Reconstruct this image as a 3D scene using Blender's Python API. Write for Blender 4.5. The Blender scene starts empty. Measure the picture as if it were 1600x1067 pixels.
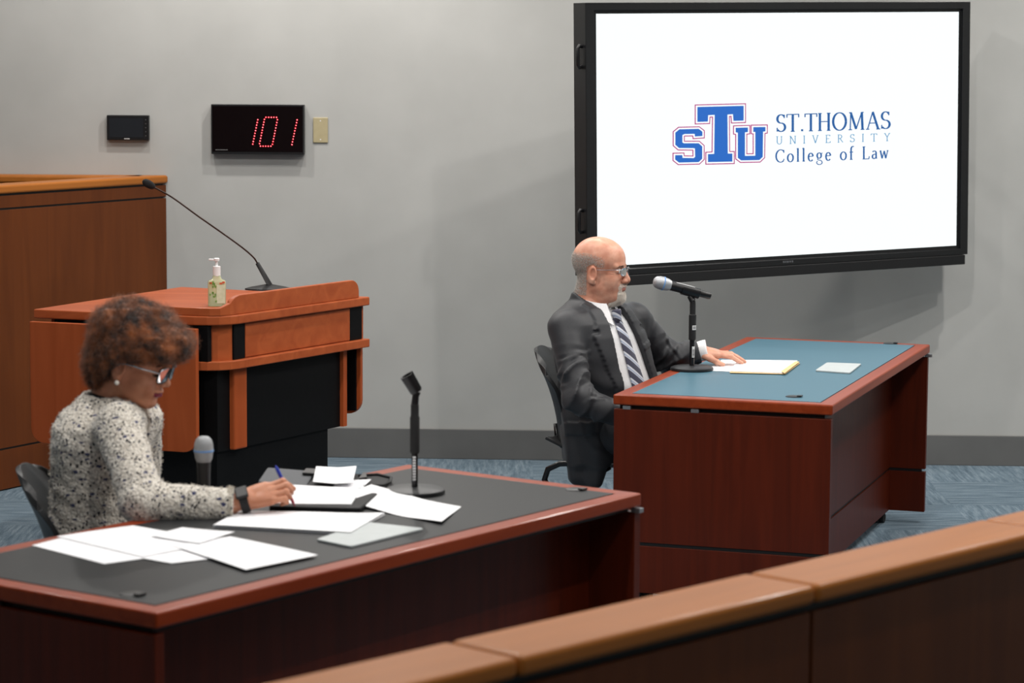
import bpy, bmesh, math, random
import numpy as np
from mathutils import Matrix, Vector
rng = np.random.default_rng(7); random.seed(7)
D = bpy.data; SC = bpy.context.scene; COL = SC.collection
R_ = math.radians

# ------------------------------------------------------------------ camera
CAM_H, PITCH, ROLL = 1.907, R_(6.35), R_(0.33)
cp, sp = math.cos(PITCH), math.sin(PITCH)
F_ = np.array([0, cp, -sp]); U0 = np.array([0, sp, cp]); R0 = np.array([1., 0, 0])
RV = math.cos(ROLL)*R0 + math.sin(ROLL)*U0; UV = -math.sin(ROLL)*R0 + math.cos(ROLL)*U0
cam = D.objects.new('camera', D.cameras.new('camera')); COL.objects.link(cam)
cam.data.lens = 90; cam.data.sensor_width = 36
cam.matrix_world = Matrix(((RV[0], UV[0], -F_[0], 0), (RV[1], UV[1], -F_[1], 0), (RV[2], UV[2], -F_[2], CAM_H), (0, 0, 0, 1)))
cam.data.dof.use_dof = True; cam.data.dof.focus_distance = 9.9; cam.data.dof.aperture_fstop = 5.0
SC.camera = cam
# survey helpers: where a sight line of the photograph meets a level plane or a distance
def ray(x, y): return RV*(x-800)/4000 + UV*(533.5-y)/4000 + F_
def atz(x, y, z):
    d = ray(x, y); return d*((z-CAM_H)/d[2]) + np.array([0, 0, CAM_H])
def aty(x, y, Y):
    d = ray(x, y); return d*(Y/d[1]) + np.array([0, 0, CAM_H])

# ------------------------------------------------------------------ world, lights, exposure
SC.view_settings.view_transform = 'Standard'; SC.view_settings.look = 'None'
SC.view_settings.gamma = 1; SC.view_settings.use_curve_mapping = False
SC.view_settings.exposure = 0.3
w = D.worlds.new('world'); SC.world = w; w.use_nodes = True
w.node_tree.nodes['Background'].inputs[0].default_value = (0.8, 0.85, 1, 1)
w.node_tree.nodes['Background'].inputs[1].default_value = 0.3
CEIL = 3.3
# rows of recessed downlights (x, y, watts)
LIGHTS = [(-1.75, 11.35, 50), (-0.55, 11.25, 52), (3.3, 11.3, 50), (-3.4, 11.2, 10),
          (-1.15, 10.75, 36), (0.35, 10.5, 50), (2.45, 10.3, 84), (-2.9, 10.6, 16),
          (-2.3, 9.0, 30), (-0.45, 8.9, 56), (1.2, 9.0, 60), (2.9, 9.0, 76),
          (-1.5, 7.0, 80), (0.4, 7.1, 50), (2.4, 7.0, 50), (-0.4, 5.3, 50), (1.3, 5.2, 55)]
for (lx, ly, p) in LIGHTS:
    l = D.lights.new('downlight', 'SPOT'); l.energy = p*1.15; l.spot_size = R_(150); l.spot_blend = 0.5
    l.shadow_soft_size = 0.03; l.color = (1, 0.965, 0.92)
    o = D.objects.new('downlight', l); o.location = (lx, ly, CEIL-0.03); COL.objects.link(o)
FILL_PANELS = [(0, 3.2, 4.5, 0.5, 26)]  # unseen ceiling panel added to give the room soft ambient fill
for (lx, ly, sx, sy, p) in FILL_PANELS:
    l = D.lights.new('fill_panel', 'AREA'); l.shape = 'RECTANGLE'; l.size = sx; l.size_y = sy; l.energy = p
    l.color = (0.95, 0.97, 1.0)
    o = D.objects.new('fill_panel', l); o.location = (lx, ly, CEIL-0.04); COL.objects.link(o)

# ------------------------------------------------------------------ materials
def s2l(c):
    return tuple((v/12.92 if v <= 0.04045 else ((v+0.055)/1.055)**2.4) for v in [x/255 for x in c])
def mat(name, col, rough=0.5, metal=0.0, emit=None, es=1.0, spec=0.5, coat=0.0, trans=0.0, ior=1.45, sss=0.0, sheen=0.0):
    m = D.materials.new(name); m.use_nodes = True; b = m.node_tree.nodes['Principled BSDF']
    b.inputs['Base Color'].default_value = (*s2l(col), 1); b.inputs['Roughness'].default_value = rough
    b.inputs['Metallic'].default_value = metal; b.inputs['Specular IOR Level'].default_value = spec
    b.inputs['Coat Weight'].default_value = coat; b.inputs['Coat Roughness'].default_value = 0.15
    b.inputs['Transmission Weight'].default_value = trans; b.inputs['IOR'].default_value = ior
    b.inputs['Sheen Weight'].default_value = sheen
    if sss: b.inputs['Subsurface Weight'].default_value = sss; b.inputs['Subsurface Radius'].default_value = (0.01, 0.004, 0.002)
    if emit: b.inputs['Emission Color'].default_value = (*s2l(emit), 1); b.inputs['Emission Strength'].default_value = es
    return m
def N(m, t): return m.node_tree.nodes.new(t)
def noisy(m, c1, c2, scale=(1, 1, 1), nscale=5, detail=4, bump=0.0, lo=0.3, hi=0.7, dist=0.0, bdist=0.002, rough=None):
    """procedural colour variation and optional bump on a principled material"""
    nt = m.node_tree; L = nt.links.new; b = nt.nodes['Principled BSDF']
    tc = N(m, 'ShaderNodeTexCoord'); mp = N(m, 'ShaderNodeMapping'); mp.inputs['Scale'].default_value = scale
    L(tc.outputs['Object'], mp.inputs[0])
    n = N(m, 'ShaderNodeTexNoise'); n.inputs['Scale'].default_value = nscale; n.inputs['Detail'].default_value = detail
    n.inputs['Distortion'].default_value = dist
    L(mp.outputs[0], n.inputs['Vector'])
    r = N(m, 'ShaderNodeValToRGB'); r.color_ramp.elements[0].position = lo; r.color_ramp.elements[1].position = hi
    r.color_ramp.elements[0].color = (*s2l(c1), 1); r.color_ramp.elements[1].color = (*s2l(c2), 1)
    L(n.outputs['Fac'], r.inputs[0]); L(r.outputs[0], b.inputs['Base Color'])
    if bump:
        bp = N(m, 'ShaderNodeBump'); bp.inputs['Strength'].default_value = bump; bp.inputs['Distance'].default_value = bdist
        L(n.outputs['Fac'], bp.inputs['Height']); L(bp.outputs[0], b.inputs['Normal'])
    return m
def wood(name, c1, c2, rough=0.35, axis='z', coat=0.15, dens=26):
    sc = {'z': (dens, dens, 1.2), 'x': (1.2, dens, dens), 'y': (dens, 1.2, dens)}[axis]
    return noisy(mat(name, c1, rough, coat=coat, spec=0.22), c1, c2, sc, 1.0, 6, 0, 0.28, 0.72, 1.2)

M_wall = noisy(mat('painted_wall', (176, 176, 172), 0.85, spec=0.2), (170, 170, 167), (178, 178, 175), (1, 1, 1), 3, 6, 0.25, 0.3, 0.7, 0, 0.001)
M_ceil = noisy(mat('ceiling_paint', (225, 225, 222), 0.9), (220, 220, 217), (230, 230, 227), (1, 1, 1), 30, 3)
M_base = noisy(mat('rubber_baseboard', (98, 98, 97), 0.55), (94, 94, 93), (102, 102, 101), (1, 1, 1), 4)
def carpet():
    m = mat('carpet_tiles', (95, 115, 130), 0.95, spec=0.1); nt = m.node_tree; L = nt.links.new; b = nt.nodes['Principled BSDF']
    tc = N(m, 'ShaderNodeTexCoord')
    ck = N(m, 'ShaderNodeTexChecker'); ck.inputs['Scale'].default_value = 1/0.6; L(tc.outputs['Object'], ck.inputs[0])
    cols = []
    for sc in ((3, 34, 1), (34, 3, 1)):
        mp = N(m, 'ShaderNodeMapping'); mp.inputs['Scale'].default_value = sc; mp.inputs['Rotation'].default_value = (0, 0, R_(12)); L(tc.outputs['Object'], mp.inputs[0])
        n = N(m, 'ShaderNodeTexNoise'); n.inputs['Scale'].default_value = 1.6; n.inputs['Detail'].default_value = 8; n.inputs['Roughness'].default_value = 0.7; L(mp.outputs[0], n.inputs['Vector'])
        r = N(m, 'ShaderNodeValToRGB'); e = r.color_ramp.elements
        e[0].position = 0.33; e[0].color = (*s2l((84, 100, 114)), 1); e[1].position = 0.68; e[1].color = (*s2l((138, 153, 163)), 1)
        k = e.new(0.5); k.color = (*s2l((110, 127, 139)), 1)
        L(n.outputs['Fac'], r.inputs[0]); cols.append(r)
    mx = N(m, 'ShaderNodeMix'); mx.data_type = 'RGBA'; L(ck.outputs['Fac'], mx.inputs[0]); L(cols[0].outputs[0], mx.inputs[6]); L(cols[1].outputs[0], mx.inputs[7])
    fine = N(m, 'ShaderNodeTexNoise'); fine.inputs['Scale'].default_value = 260; L(tc.outputs['Object'], fine.inputs['Vector'])
    mr = N(m, 'ShaderNodeMapRange'); mr.inputs[1].default_value = 0.3; mr.inputs[2].default_value = 0.7; mr.inputs[3].default_value = 0.7; mr.inputs[4].default_value = 1.25; L(fine.outputs['Fac'], mr.inputs[0])
    mu = N(m, 'ShaderNodeVectorMath'); mu.operation = 'SCALE'; L(mx.outputs[2], mu.inputs[0]); L(mr.outputs[0], mu.inputs['Scale'])
    L(mu.outputs[0], b.inputs['Base Color'])
    bp = N(m, 'ShaderNodeBump'); bp.inputs['Distance'].default_value = 0.004; L(fine.outputs['Fac'], bp.inputs['Height']); L(bp.outputs[0], b.inputs['Normal'])
    return m
M_carpet = carpet()
M_mahog = wood('mahogany_veneer', (72, 22, 6), (90, 30, 10), 0.45, 'z', 0.05, 20)
M_mahog_edge = wood('mahogany_edge', (126, 46, 16), (144, 58, 24), 0.4, 'x', 0.1, 20)
M_cherry = wood('cherry_laminate', (146, 66, 30), (166, 80, 40), 0.45, 'z', 0.03, 14)
M_cherry_h = wood('cherry_laminate_long', (150, 70, 35), (170, 86, 46), 0.45, 'x', 0.03, 14)
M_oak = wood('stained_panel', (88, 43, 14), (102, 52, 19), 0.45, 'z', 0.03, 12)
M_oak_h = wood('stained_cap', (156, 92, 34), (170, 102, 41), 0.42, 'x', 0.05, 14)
M_groove = mat('black_reveal', (14, 12, 11), 0.6)
M_black_lam = noisy(mat('black_laminate', (16, 16, 18), 0.5, spec=0.15), (8, 8, 9), (12, 12, 13), (1, 1, 1), 60)
M_inlay_dark = noisy(mat('charcoal_writing_surface', (62, 63, 64), 0.42, spec=0.14), (40, 41, 42), (45, 46, 47), (1, 1, 1), 300)
M_inlay_blue = noisy(mat('slate_blue_writing_surface', (74, 110, 128), 0.4, spec=0.3), (60, 98, 114), (66, 105, 122), (1, 1, 1), 300)
M_plastic = noisy(mat('black_plastic', (24, 24, 26), 0.4), (15, 15, 17), (20, 20, 22), (1, 1, 1), 80)
M_shell = noisy(mat('chair_shell_plastic', (34, 35, 38), 0.5), (22, 23, 25), (27, 28, 30), (1, 1, 1), 80)
M_rubber = noisy(mat('matt_rubber', (28, 28, 29), 0.7), (19, 19, 20), (24, 24, 25), (1, 1, 1), 90)
M_tube = noisy(mat('black_enamel_tube', (20, 20, 22), 0.25), (18, 18, 20), (22, 22, 24), (1, 1, 1), 40)
M_metal = noisy(mat('brushed_metal', (170, 172, 175), 0.35, 0.9), (165, 167, 170), (178, 180, 183), (1, 40, 1), 20)
M_paper = noisy(mat('white_paper', (238, 238, 240), 0.8), (235, 235, 238), (241, 241, 243), (1, 1, 1), 20)
M_manila = noisy(mat('manila_folder', (214, 180, 130), 0.8), (208, 174, 124), (218, 185, 136), (1, 1, 1), 20)
M_plate = noisy(mat('satin_grey_plate', (176, 182, 182), 0.4), (173, 179, 179), (180, 186, 186), (1, 1, 1), 30)
M_sticker = noisy(mat('sticker_white', (225, 225, 225), 0.6), (220, 220, 220), (230, 230, 230), (1, 1, 1), 30)
M_ink = mat('printed_ink', (40, 40, 44), 0.6)

# ------------------------------------------------------------------ mesh helpers
def rot2(h):
    c, s = math.cos(h), math.sin(h); return np.array([[c, -s, 0], [s, c, 0], [0, 0, 1.]])
def wmat(o):
    """world matrix of an object built here (children are parented with identity inverse)"""
    m = o.matrix_basis.copy()
    while o.parent is not None: o = o.parent; m = o.matrix_basis @ m
    return m
class G:
    """a bag of vertices and faces that becomes one mesh object"""
    def __init__(s): s.v = []; s.f = []; s.m = []; s.mi = 0
    def add(s, V, Fc, T=None, mi=None):
        V = np.asarray(V, float)
        if T is not None: V = V@T[0].T + T[1]
        n = len(s.v); s.v += [tuple(p) for p in V]; s.f += [tuple(i+n for i in f) for f in Fc]
        s.m += [s.mi if mi is None else mi]*len(Fc); return s
    def box(s, a, b, T=None, mi=None):
        (x0, y0, z0), (x1, y1, z1) = a, b
        V = [(x0, y0, z0), (x1, y0, z0), (x1, y1, z0), (x0, y1, z0), (x0, y0, z1), (x1, y0, z1), (x1, y1, z1), (x0, y1, z1)]
        return s.add(V, [(0, 3, 2, 1), (4, 5, 6, 7), (0, 1, 5, 4), (1, 2, 6, 5), (2, 3, 7, 6), (3, 0, 4, 7)], T, mi)
    def prism(s, poly, z0, z1, T=None, mi=None):
        n = len(poly); V = [(x, y, z0) for x, y in poly] + [(x, y, z1) for x, y in poly]
        a = sum(poly[i][0]*poly[(i+1) % n][1]-poly[(i+1) % n][0]*poly[i][1] for i in range(n))
        Fc = [tuple(reversed(range(n))), tuple(range(n, 2*n))] + [(i, (i+1) % n, n+(i+1) % n, n+i) for i in range(n)]
        if a < 0: Fc = [tuple(reversed(f)) for f in Fc]
        return s.add(V, Fc, T, mi)
    def lathe(s, prof, seg=24, T=None, mi=None):
        V = []; Fc = []
        for r, z in prof:
            for k in range(seg):
                t = 2*math.pi*k/seg; V.append((r*math.cos(t), r*math.sin(t), z))
        n = len(prof)
        for i in range(n-1):
            for k in range(seg):
                k2 = (k+1) % seg; Fc.append((i*seg+k, i*seg+k2, (i+1)*seg+k2, (i+1)*seg+k))
        Fc.append(tuple(reversed(range(seg)))); Fc.append(tuple((n-1)*seg+k for k in range(seg)))
        return s.add(V, Fc, T, mi)
    def tube(s, pts, r, seg=10, closed=False, T=None, mi=None, flat=None):
        P = [np.array(p, float) for p in pts]; n = len(P); rr = r if hasattr(r, '__len__') else [r]*n
        V = []; up = None
        for i in range(n):
            a = P[i-1] if (i > 0 or closed) else P[i]; b = P[(i+1) % n] if (i < n-1 or closed) else P[i]
            t = b-a; t = t/(np.linalg.norm(t)+1e-12)
            if up is None: up = np.array([0, 0, 1.]) if abs(t[2]) < 0.9 else np.array([1., 0, 0])
            x = np.cross(up, t); x /= np.linalg.norm(x)+1e-12; y = np.cross(t, x); up = y
            for k in range(seg):
                q = 2*math.pi*k/seg; V.append(P[i]+rr[i]*(math.cos(q)*x+(flat or 1)*math.sin(q)*y))
        Fc = []
        for i in range(n if closed else n-1):
            j = (i+1) % n
            for k in range(seg):
                k2 = (k+1) % seg; Fc.append((i*seg+k, i*seg+k2, j*seg+k2, j*seg+k))
        if not closed: Fc += [tuple(reversed(range(seg))), tuple((n-1)*seg+k for k in range(seg))]
        return s.add(V, Fc, T, mi)
    def sheet(s, grid, th, T=None, mi=None):
        """a thin thick-edged surface from a (n,m,3) grid"""
        g = np.asarray(grid, float); n, m = g.shape[:2]
        du = np.gradient(g, axis=0); dv = np.gradient(g, axis=1); nn = np.cross(du, dv); nn /= np.linalg.norm(nn, axis=2, keepdims=True)+1e-12
        V = np.concatenate([(g+nn*th/2).reshape(-1, 3), (g-nn*th/2).reshape(-1, 3)]); o = n*m; Fc = []
        for i in range(n-1):
            for j in range(m-1):
                a, b, c, d = i*m+j, (i+1)*m+j, (i+1)*m+j+1, i*m+j+1; Fc += [(a, b, c, d), (o+d, o+c, o+b, o+a)]
        for i in range(n-1): Fc += [(i*m, o+i*m, o+(i+1)*m, (i+1)*m), ((i+1)*m+m-1, o+(i+1)*m+m-1, o+i*m+m-1, i*m+m-1)]
        for j in range(m-1): Fc += [(j+1, o+j+1, o+j, j), ((n-1)*m+j, o+(n-1)*m+j, o+(n-1)*m+j+1, (n-1)*m+j+1)]
        return s.add(V, Fc, T, mi)
    def build(s, name, mats, parent=None, bevel=0, smooth=None, seg=2, world=False, loc=None):
        V = np.array(s.v, float)
        me = D.meshes.new(name)
        if world and parent is not None:
            Mi = np.array(wmat(parent).inverted()); V = V@Mi[:3, :3].T + Mi[:3, 3]
        o = D.objects.new(name, me)
        if parent is None and world:
            if loc is None: lo = V.min(0); hi = V.max(0); loc = ((lo[0]+hi[0])/2, (lo[1]+hi[1])/2, lo[2])
            V = V - np.array(loc); o.location = loc
        me.from_pydata([tuple(p) for p in V], [], s.f)
        for mm in (mats if isinstance(mats, (list, tuple)) else [mats]): me.materials.append(mm)
        if any(s.m): me.polygons.foreach_set('material_index', s.m)
        me.update(); COL.objects.link(o)
        if parent is not None: o.parent = parent
        if smooth: me.polygons.foreach_set('use_smooth', [True]*len(me.polygons))
        if bevel:
            b = o.modifiers.new('bevel', 'BEVEL'); b.width = bevel; b.segments = seg; b.limit_method = 'ANGLE'; b.angle_limit = R_(40)
        if smooth and smooth is not True:
            try: me.set_sharp_from_angle(angle=R_(smooth))
            except Exception: pass
        return o
def T3(loc=(0, 0, 0), R=None): return (np.eye(3) if R is None else R, np.array(loc, float))
def frame(z, x=None):
    """rotation whose local z axis points along z"""
    z = np.array(z, float); z /= np.linalg.norm(z); x = np.array(x if x is not None else ((1, 0, 0) if abs(z[0]) < .9 else (0, 1, 0)), float)
    y = np.cross(z, x); y /= np.linalg.norm(y); x = np.cross(y, z); return np.array([x, y, z]).T
def tag(o, label, cat, group=None):
    o['label'] = label; o['category'] = cat
    if group: o['group'] = group
    return o
def thing(name, label, cat, loc, h=0, group=None):
    o = D.objects.new(name, None); COL.objects.link(o); o.empty_display_size = 0.05
    o.location = tuple(float(v) for v in loc); o.rotation_euler = (0, 0, h); o.matrix_basis = Matrix.Translation(o.location) @ Matrix.Rotation(h, 4, 'Z')
    return tag(o, label, cat, group)
def struct(o): o['kind'] = 'structure'; return o
def rrect(x0, y0, x1, y1, r, n=5, corners=(1, 1, 1, 1)):
    P = []
    for k, (cx, cy, a) in enumerate(((x0+r, y0+r, 180), (x1-r, y0+r, 270), (x1-r, y1-r, 0), (x0+r, y1-r, 90))):
        if corners[k]:
            for i in range(n+1): t = R_(a+90*i/n); P.append((cx+r*math.cos(t), cy+r*math.sin(t)))
        else: P.append(((x0, y0), (x1, y0), (x1, y1), (x0, y1))[k])
    return P

# ------------------------------------------------------------------ the room
WH = R_(-2.56); wu = np.array([math.cos(WH), math.sin(WH), 0]); wn = np.array([-math.sin(WH), math.cos(WH), 0]); WO = np.array([0.571, 12.034, 0.])
WR = np.array([wu, wn, [0, 0, 1.]]).T          # wall frame: x along, y into the wall, z up
def atwall(px, py, off=0.0):
    """along-wall and height coordinates of a photo point, off = distance the surface stands out"""
    d = ray(px, py); o = np.array([0, 0, CAM_H]); t = ((WO-wn*off-o)@wn)/(d@wn); p = o+d*t; return float((p-WO)@wu), float(p[2])
def wallT(off=0.0): return (WR, WO-wn*off)
struct(G().box((-5.2, 0, 0), (4.2, 0.15, CEIL), wallT()).build('wall_back', M_wall, world=True))
struct(G().box((-4.6, -1.5, -0.1), (4.8, 12.45, 0)).build('floor', M_carpet, world=True))
struct(G().box((-4.6, -1.5, CEIL), (4.8, 12.45, CEIL+0.1)).build('ceiling', M_ceil, world=True))
struct(G().box((-4.75, -1.5, 0), (-4.6, 12.45, CEIL)).build('wall_left', M_wall, world=True))
struct(G().box((4.5, -1.5, 0), (4.65, 12.2, CEIL)).build('wall_right', M_wall, world=True))
struct(G().box((-4.6, -1.6, 0), (4.8, -1.5, CEIL)).build('wall_front', M_wall, world=True))
struct(G().box((-2.6, -0.012, 0), (3.9, 0, 0.143), wallT()).build('baseboard_back', M_base, world=True, bevel=0.003))
for i, (lx, ly, p) in enumerate(LIGHTS):
    t = thing('ceiling_light', 'round recessed downlight set in the white ceiling above the courtroom', 'light', (lx, ly, CEIL), 0, 'recessed downlights')
    G().lathe([(0.085, -0.006), (0.085, 0), (0.065, 0), (0.065, -0.006)], 24).build('trim_ring', M_sticker, t, smooth=30)
for (lx, ly, sx, sy, p) in FILL_PANELS:
    t = thing('ceiling_light', 'long rectangular light fixture in the white ceiling above the courtroom', 'light', (lx, ly, CEIL))
    G().box((-sx/2-.03, -sy/2-.03, -0.012), (sx/2+.03, sy/2+.03, 0)).build('frame', M_sticker, t)  # rim around the added fill light
# ------------------------------------------------------------------ desks
def desk(name, label, cat, org, h, L, W, inlay, gromm, open_label):
    """local x along the length, y across (0 is the side facing the gallery), z up"""
    t = thing(name, label, cat, org, h)
    ZT, TH = 0.74, 0.036
    b = 0.055
    # frame of the top as four mitred rails round the writing surface
    g = G()
    o = [(0, 0), (L, 0), (L, W), (0, W)]; n = [(b, b), (L-b, b), (L-b, W-b), (b, W-b)]
    V = [(x, y, ZT-TH) for x, y in o]+[(x, y, ZT) for x, y in o]+[(x, y, ZT) for x, y in n]+[(x, y, ZT-TH) for x, y in n]
    Fc = []
    for i in range(4):
        j = (i+1) % 4; Fc += [(i, j, 4+j, 4+i), (4+i, 4+j, 8+j, 8+i), (12+j, 12+i, 8+i, 8+j), (j, i, 12+i, 12+j)]
    g.add(V, Fc); g.build('tabletop_frame', M_mahog_edge, t, bevel=0.006, seg=3)['label'] = 'red brown wood rim of the top'
    G().box((b, b, ZT-0.02), (L-b, W-b, ZT+0.0005)).build('writing_surface', inlay, t)
    G().box((0.02, 0.03, ZT-TH-0.014), (L-0.02, W-0.02, ZT-TH)).build('reveal_strip', M_groove, t)
    zt = ZT-TH-0.014; s = 0.028; zg = 0.218
    for x0 in (0.0, L-s):
        G().box((x0, 0.004, zg+0.006), (x0+s, W-0.004, zt)).build('side_panel', M_mahog, t, bevel=0.0015)
        G().box((x0, 0.004, 0.045), (x0+s, W-0.004, zg-0.006)).build('base_panel', M_mahog, t, bevel=0.0015)
        G().box((x0+0.004, 0.02, zg-0.0065), (x0+s-0.004, W-0.02, zg+0.0065)).build('reveal_strip', M_groove, t)
    rc = 0.15
    G().box((s, rc, zg+0.006), (L-s, rc+0.022, zt)).build('modesty_panel', M_mahog, t)
    G().box((s, rc, 0.045), (L-s, rc+0.022, zg-0.006)).build('base_panel', M_mahog, t)
    G().box((s, rc+0.006, zg-0.0065), (L-s, rc+0.02, zg+0.0065)).build('reveal_strip', M_groove, t)
    # box sections behind the base panels carrying the casters
    for x0 in (s, L-s-0.10):
        G().box((x0, rc+0.022, 0.045), (x0+0.10, W-0.02, 0.085)).build('caster_rail', M_groove, t)
    for cx in (0.085, L-0.085):
        for cy in (rc+0.03, W-0.1):
            c = G().lathe([(0.006, -0.009), (0.019, -0.011), (0.021, -0.006), (0.021, 0.006), (0.019, 0.011), (0.006, 0.009)], 20, T3((cx, cy-0.012, 0.0215), frame((0.1, 1, 0))))
            c.lathe([(0.006, -0.009), (0.019, -0.011), (0.021, -0.006), (0.021, 0.006), (0.019, 0.011), (0.006, 0.009)], 20, T3((cx, cy+0.016, 0.0215), frame((0.1, 1, 0))))
            c.box((cx-0.012, cy-0.006, 0.02), (cx+0.012, cy+0.010, 0.045))
            c.build('caster', M_rubber, t, smooth=35)
    for (gx, gy) in gromm:
        c = G().lathe([(0.004, 0.003), (0.024, 0.0035), (0.028, 0.002), (0.0285, 0), (0.0285, -0.004)], 28, T3((gx, gy, ZT)))
        c.box((-0.012, -0.030, 0.002), (0.012, -0.014, 0.0065), T3((gx, gy, ZT)))
        c.build('cable_grommet', M_plastic, t, smooth=35)
    for (gx, gy) in ((-0.001, W-0.05), (-0.001, W*0.62), (L-0.03, 0.001)):
        G().box((gx, gy-0.014, zt), (gx+0.02, gy+0.014, zt+0.012)).build('bracket', M_metal, t)['label'] = 'small bright metal bracket under the top'
    return t
def loc2(org, h, p): d = np.array(p[:2])-np.array(org[:2]); c, s = math.cos(h), math.sin(h); return (float(c*d[0]+s*d[1]), float(-s*d[0]+c*d[1]))
D1O, D1H = (-0.745, 5.287, 0), R_(54.3)
D2O, D2H = (1.087, 8.592, 0), R_(71.35)
desk('desk', 'dark-topped desk with red-brown wood rim where the woman writes', 'desk', D1O, D1H, 1.88, 0.80, M_inlay_dark,
     [loc2(D1O, D1H, atz(207, 929, .74)), loc2(D1O, D1H, atz(900, 765, .74))], 0)
desk('desk', 'blue-topped red-brown wooden desk in front of the man in the suit', 'desk', D2O, D2H, 1.98, 0.775, M_inlay_blue,
     [loc2(D2O, D2H, atz(1240, 620, .74)), loc2(D2O, D2H, atz(1391, 537, .74))], 0)

# ------------------------------------------------------------------ foreground rail
RH = R_(46.6); ru = np.array([math.cos(RH), math.sin(RH), 0]); rn = np.array([-math.sin(RH), math.cos(RH), 0])
RO = atz(1277, 914, .9)       # front edge at a seam
rail = thing('courtroom_railing', 'orange-brown wooden bar railing running across the foreground', 'railing', (RO[0], RO[1], 0), RH)
PS, RW = 0.835, 0.172
for k in range(-3, 4):
    x0, x1 = k*PS+0.003, (k+1)*PS-0.003
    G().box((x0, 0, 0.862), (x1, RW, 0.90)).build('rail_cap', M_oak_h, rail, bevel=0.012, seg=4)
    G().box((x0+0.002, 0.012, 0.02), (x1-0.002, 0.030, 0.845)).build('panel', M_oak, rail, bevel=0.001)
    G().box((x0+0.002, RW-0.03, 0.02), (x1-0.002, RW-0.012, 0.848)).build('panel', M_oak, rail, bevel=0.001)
G().box((-3*PS, 0.02, 0), (4*PS, RW-0.02, 0.862)).build('core', M_groove, rail)

# ------------------------------------------------------------------ panelled bench against the back wall
bs = aty(256.6, 290, 1.0)
b0 = atz(0, 768, 0); b1 = atz(28.5, 761.6, 0)
BH = R_(60.5); bu = np.array([math.cos(BH), math.sin(BH), 0]); bn = np.array([-math.sin(BH), math.cos(BH), 0])
# right-hand end of the front panel meets the wall
def isect_wall():
    o = np.array([b0[0], b0[1], 0.]); t = ((WO-o)@wn)/(bu@wn); return o+bu*t
bE = isect_wall(); BL = 2.6; BO = bE - bu*BL
bench = thing('judge_bench', 'tall orange-brown panelled wooden bench against the grey back wall', 'bench', (BO[0], BO[1], 0), BH)
x1 = BL-0.012
def slant(y0, y1, z0, z1, dx=0.004):
    """board whose right end is cut to the slope of the wall"""
    k = 1/math.tan(BH-WH); return G().prism([(0, y0), (BL-dx-y0*k, y0), (BL-dx-y1*k, y1), (0, y1)], z0, z1)
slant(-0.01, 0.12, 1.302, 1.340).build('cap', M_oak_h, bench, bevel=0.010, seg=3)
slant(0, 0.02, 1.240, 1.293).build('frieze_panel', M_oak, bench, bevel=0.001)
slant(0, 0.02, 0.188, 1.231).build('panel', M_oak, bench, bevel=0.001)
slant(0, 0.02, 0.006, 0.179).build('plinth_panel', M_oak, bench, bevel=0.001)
slant(0.006, 0.10, 0.0, 1.302, 0.02).build('core', M_groove, bench)
# return of the bench running left along the wall
ax = float((bE-WO)@wu)
g = G().box((ax-1.6, -0.13, 1.302), (ax-0.10, -0.002, 1.340), wallT())
g.build('wall_cap', M_oak_h, bench, world=True, bevel=0.01)
G().box((ax-1.6, -0.11, 0.0), (ax-0.14, -0.002, 1.302), wallT()).build('wall_panel', M_oak, bench, world=True)

# ------------------------------------------------------------------ lectern
ZP = 0.96
pL, pF, pR, pB = [atz(*q, ZP)[:2] for q in ((52, 483), (345, 496), (578, 463.5), (283, 448))]
lec = thing('lectern', 'orange cherry-wood lectern with black lower cabinet and folding side leaves', 'lectern', (*((pL+pR)/2), 0))
pu = (pR-pF)/np.linalg.norm(pR-pF); pv = (pL-pF)/np.linalg.norm(pL-pF); LU = np.linalg.norm(pR-pF); LV = np.linalg.norm(pL-pF)
def PP(a, b): return tuple(pF+a*pu+b*pv)
def ppoly(pts): return [PP(*q) for q in pts]
RC = [(0.11, 0), (0.07, 0.008), (0.035, 0.03), (0.012, 0.065), (0, 0.11)]         # rounded front corner
def plan(i, a1=None, b1=None, rr=1.0):
    """outline of the cabinet set in by i, with the rounded corner"""
    a1 = LU-i if a1 is None else a1; b1 = LV-i if b1 is None else b1
    return [(i+q[0]*rr, i+q[1]*rr) for q in RC[::-1]][::-1] if 0 else [(a1, i)] + [(i+q[0]*rr, i+q[1]*rr) for q in RC] + [(i, b1), (a1, b1)]
d_ = (np.array(pB)-np.array(pF)); A_ = np.linalg.solve(np.array([pu, pv]).T, d_)
top = [(LU, 0)] + RC + [(0, LV), tuple(A_)]
G().prism(ppoly(top), ZP-0.034, ZP).build('worktop', M_cherry_h, lec, world=True, bevel=0.005, seg=3)
# raised lip round the front corner, tall along the front face
def strip(path, z0, hs, th):
    """upright board along a path (list of (a,b)), heights hs"""
    P = np.array([PP(*q) for q in path]); t = np.gradient(P, axis=0); t /= np.linalg.norm(t, axis=1, keepdims=True); n = np.stack([-t[:, 1], t[:, 0]], 1)
    g = G(); V = []; k = len(P)
    for i in range(k):
        for (q, z) in ((P[i]+n[i]*th/2, z0), (P[i]-n[i]*th/2, z0), (P[i]-n[i]*th/2, z0+hs[i]), (P[i]+n[i]*th/2, z0+hs[i])): V.append((*q, z))
    Fc = []
    for i in range(k-1):
        for j in range(4): Fc.append((i*4+j, i*4+(j+1) % 4, (i+1)*4+(j+1) % 4, (i+1)*4+j))
    Fc += [(3, 2, 1, 0), ((k-1)*4, (k-1)*4+1, (k-1)*4+2, (k-1)*4+3)]
    return g.add(V, Fc)
fr = [(a, 0.022) for a in np.linspace(LU-0.055, 0.09, 22)]
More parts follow.
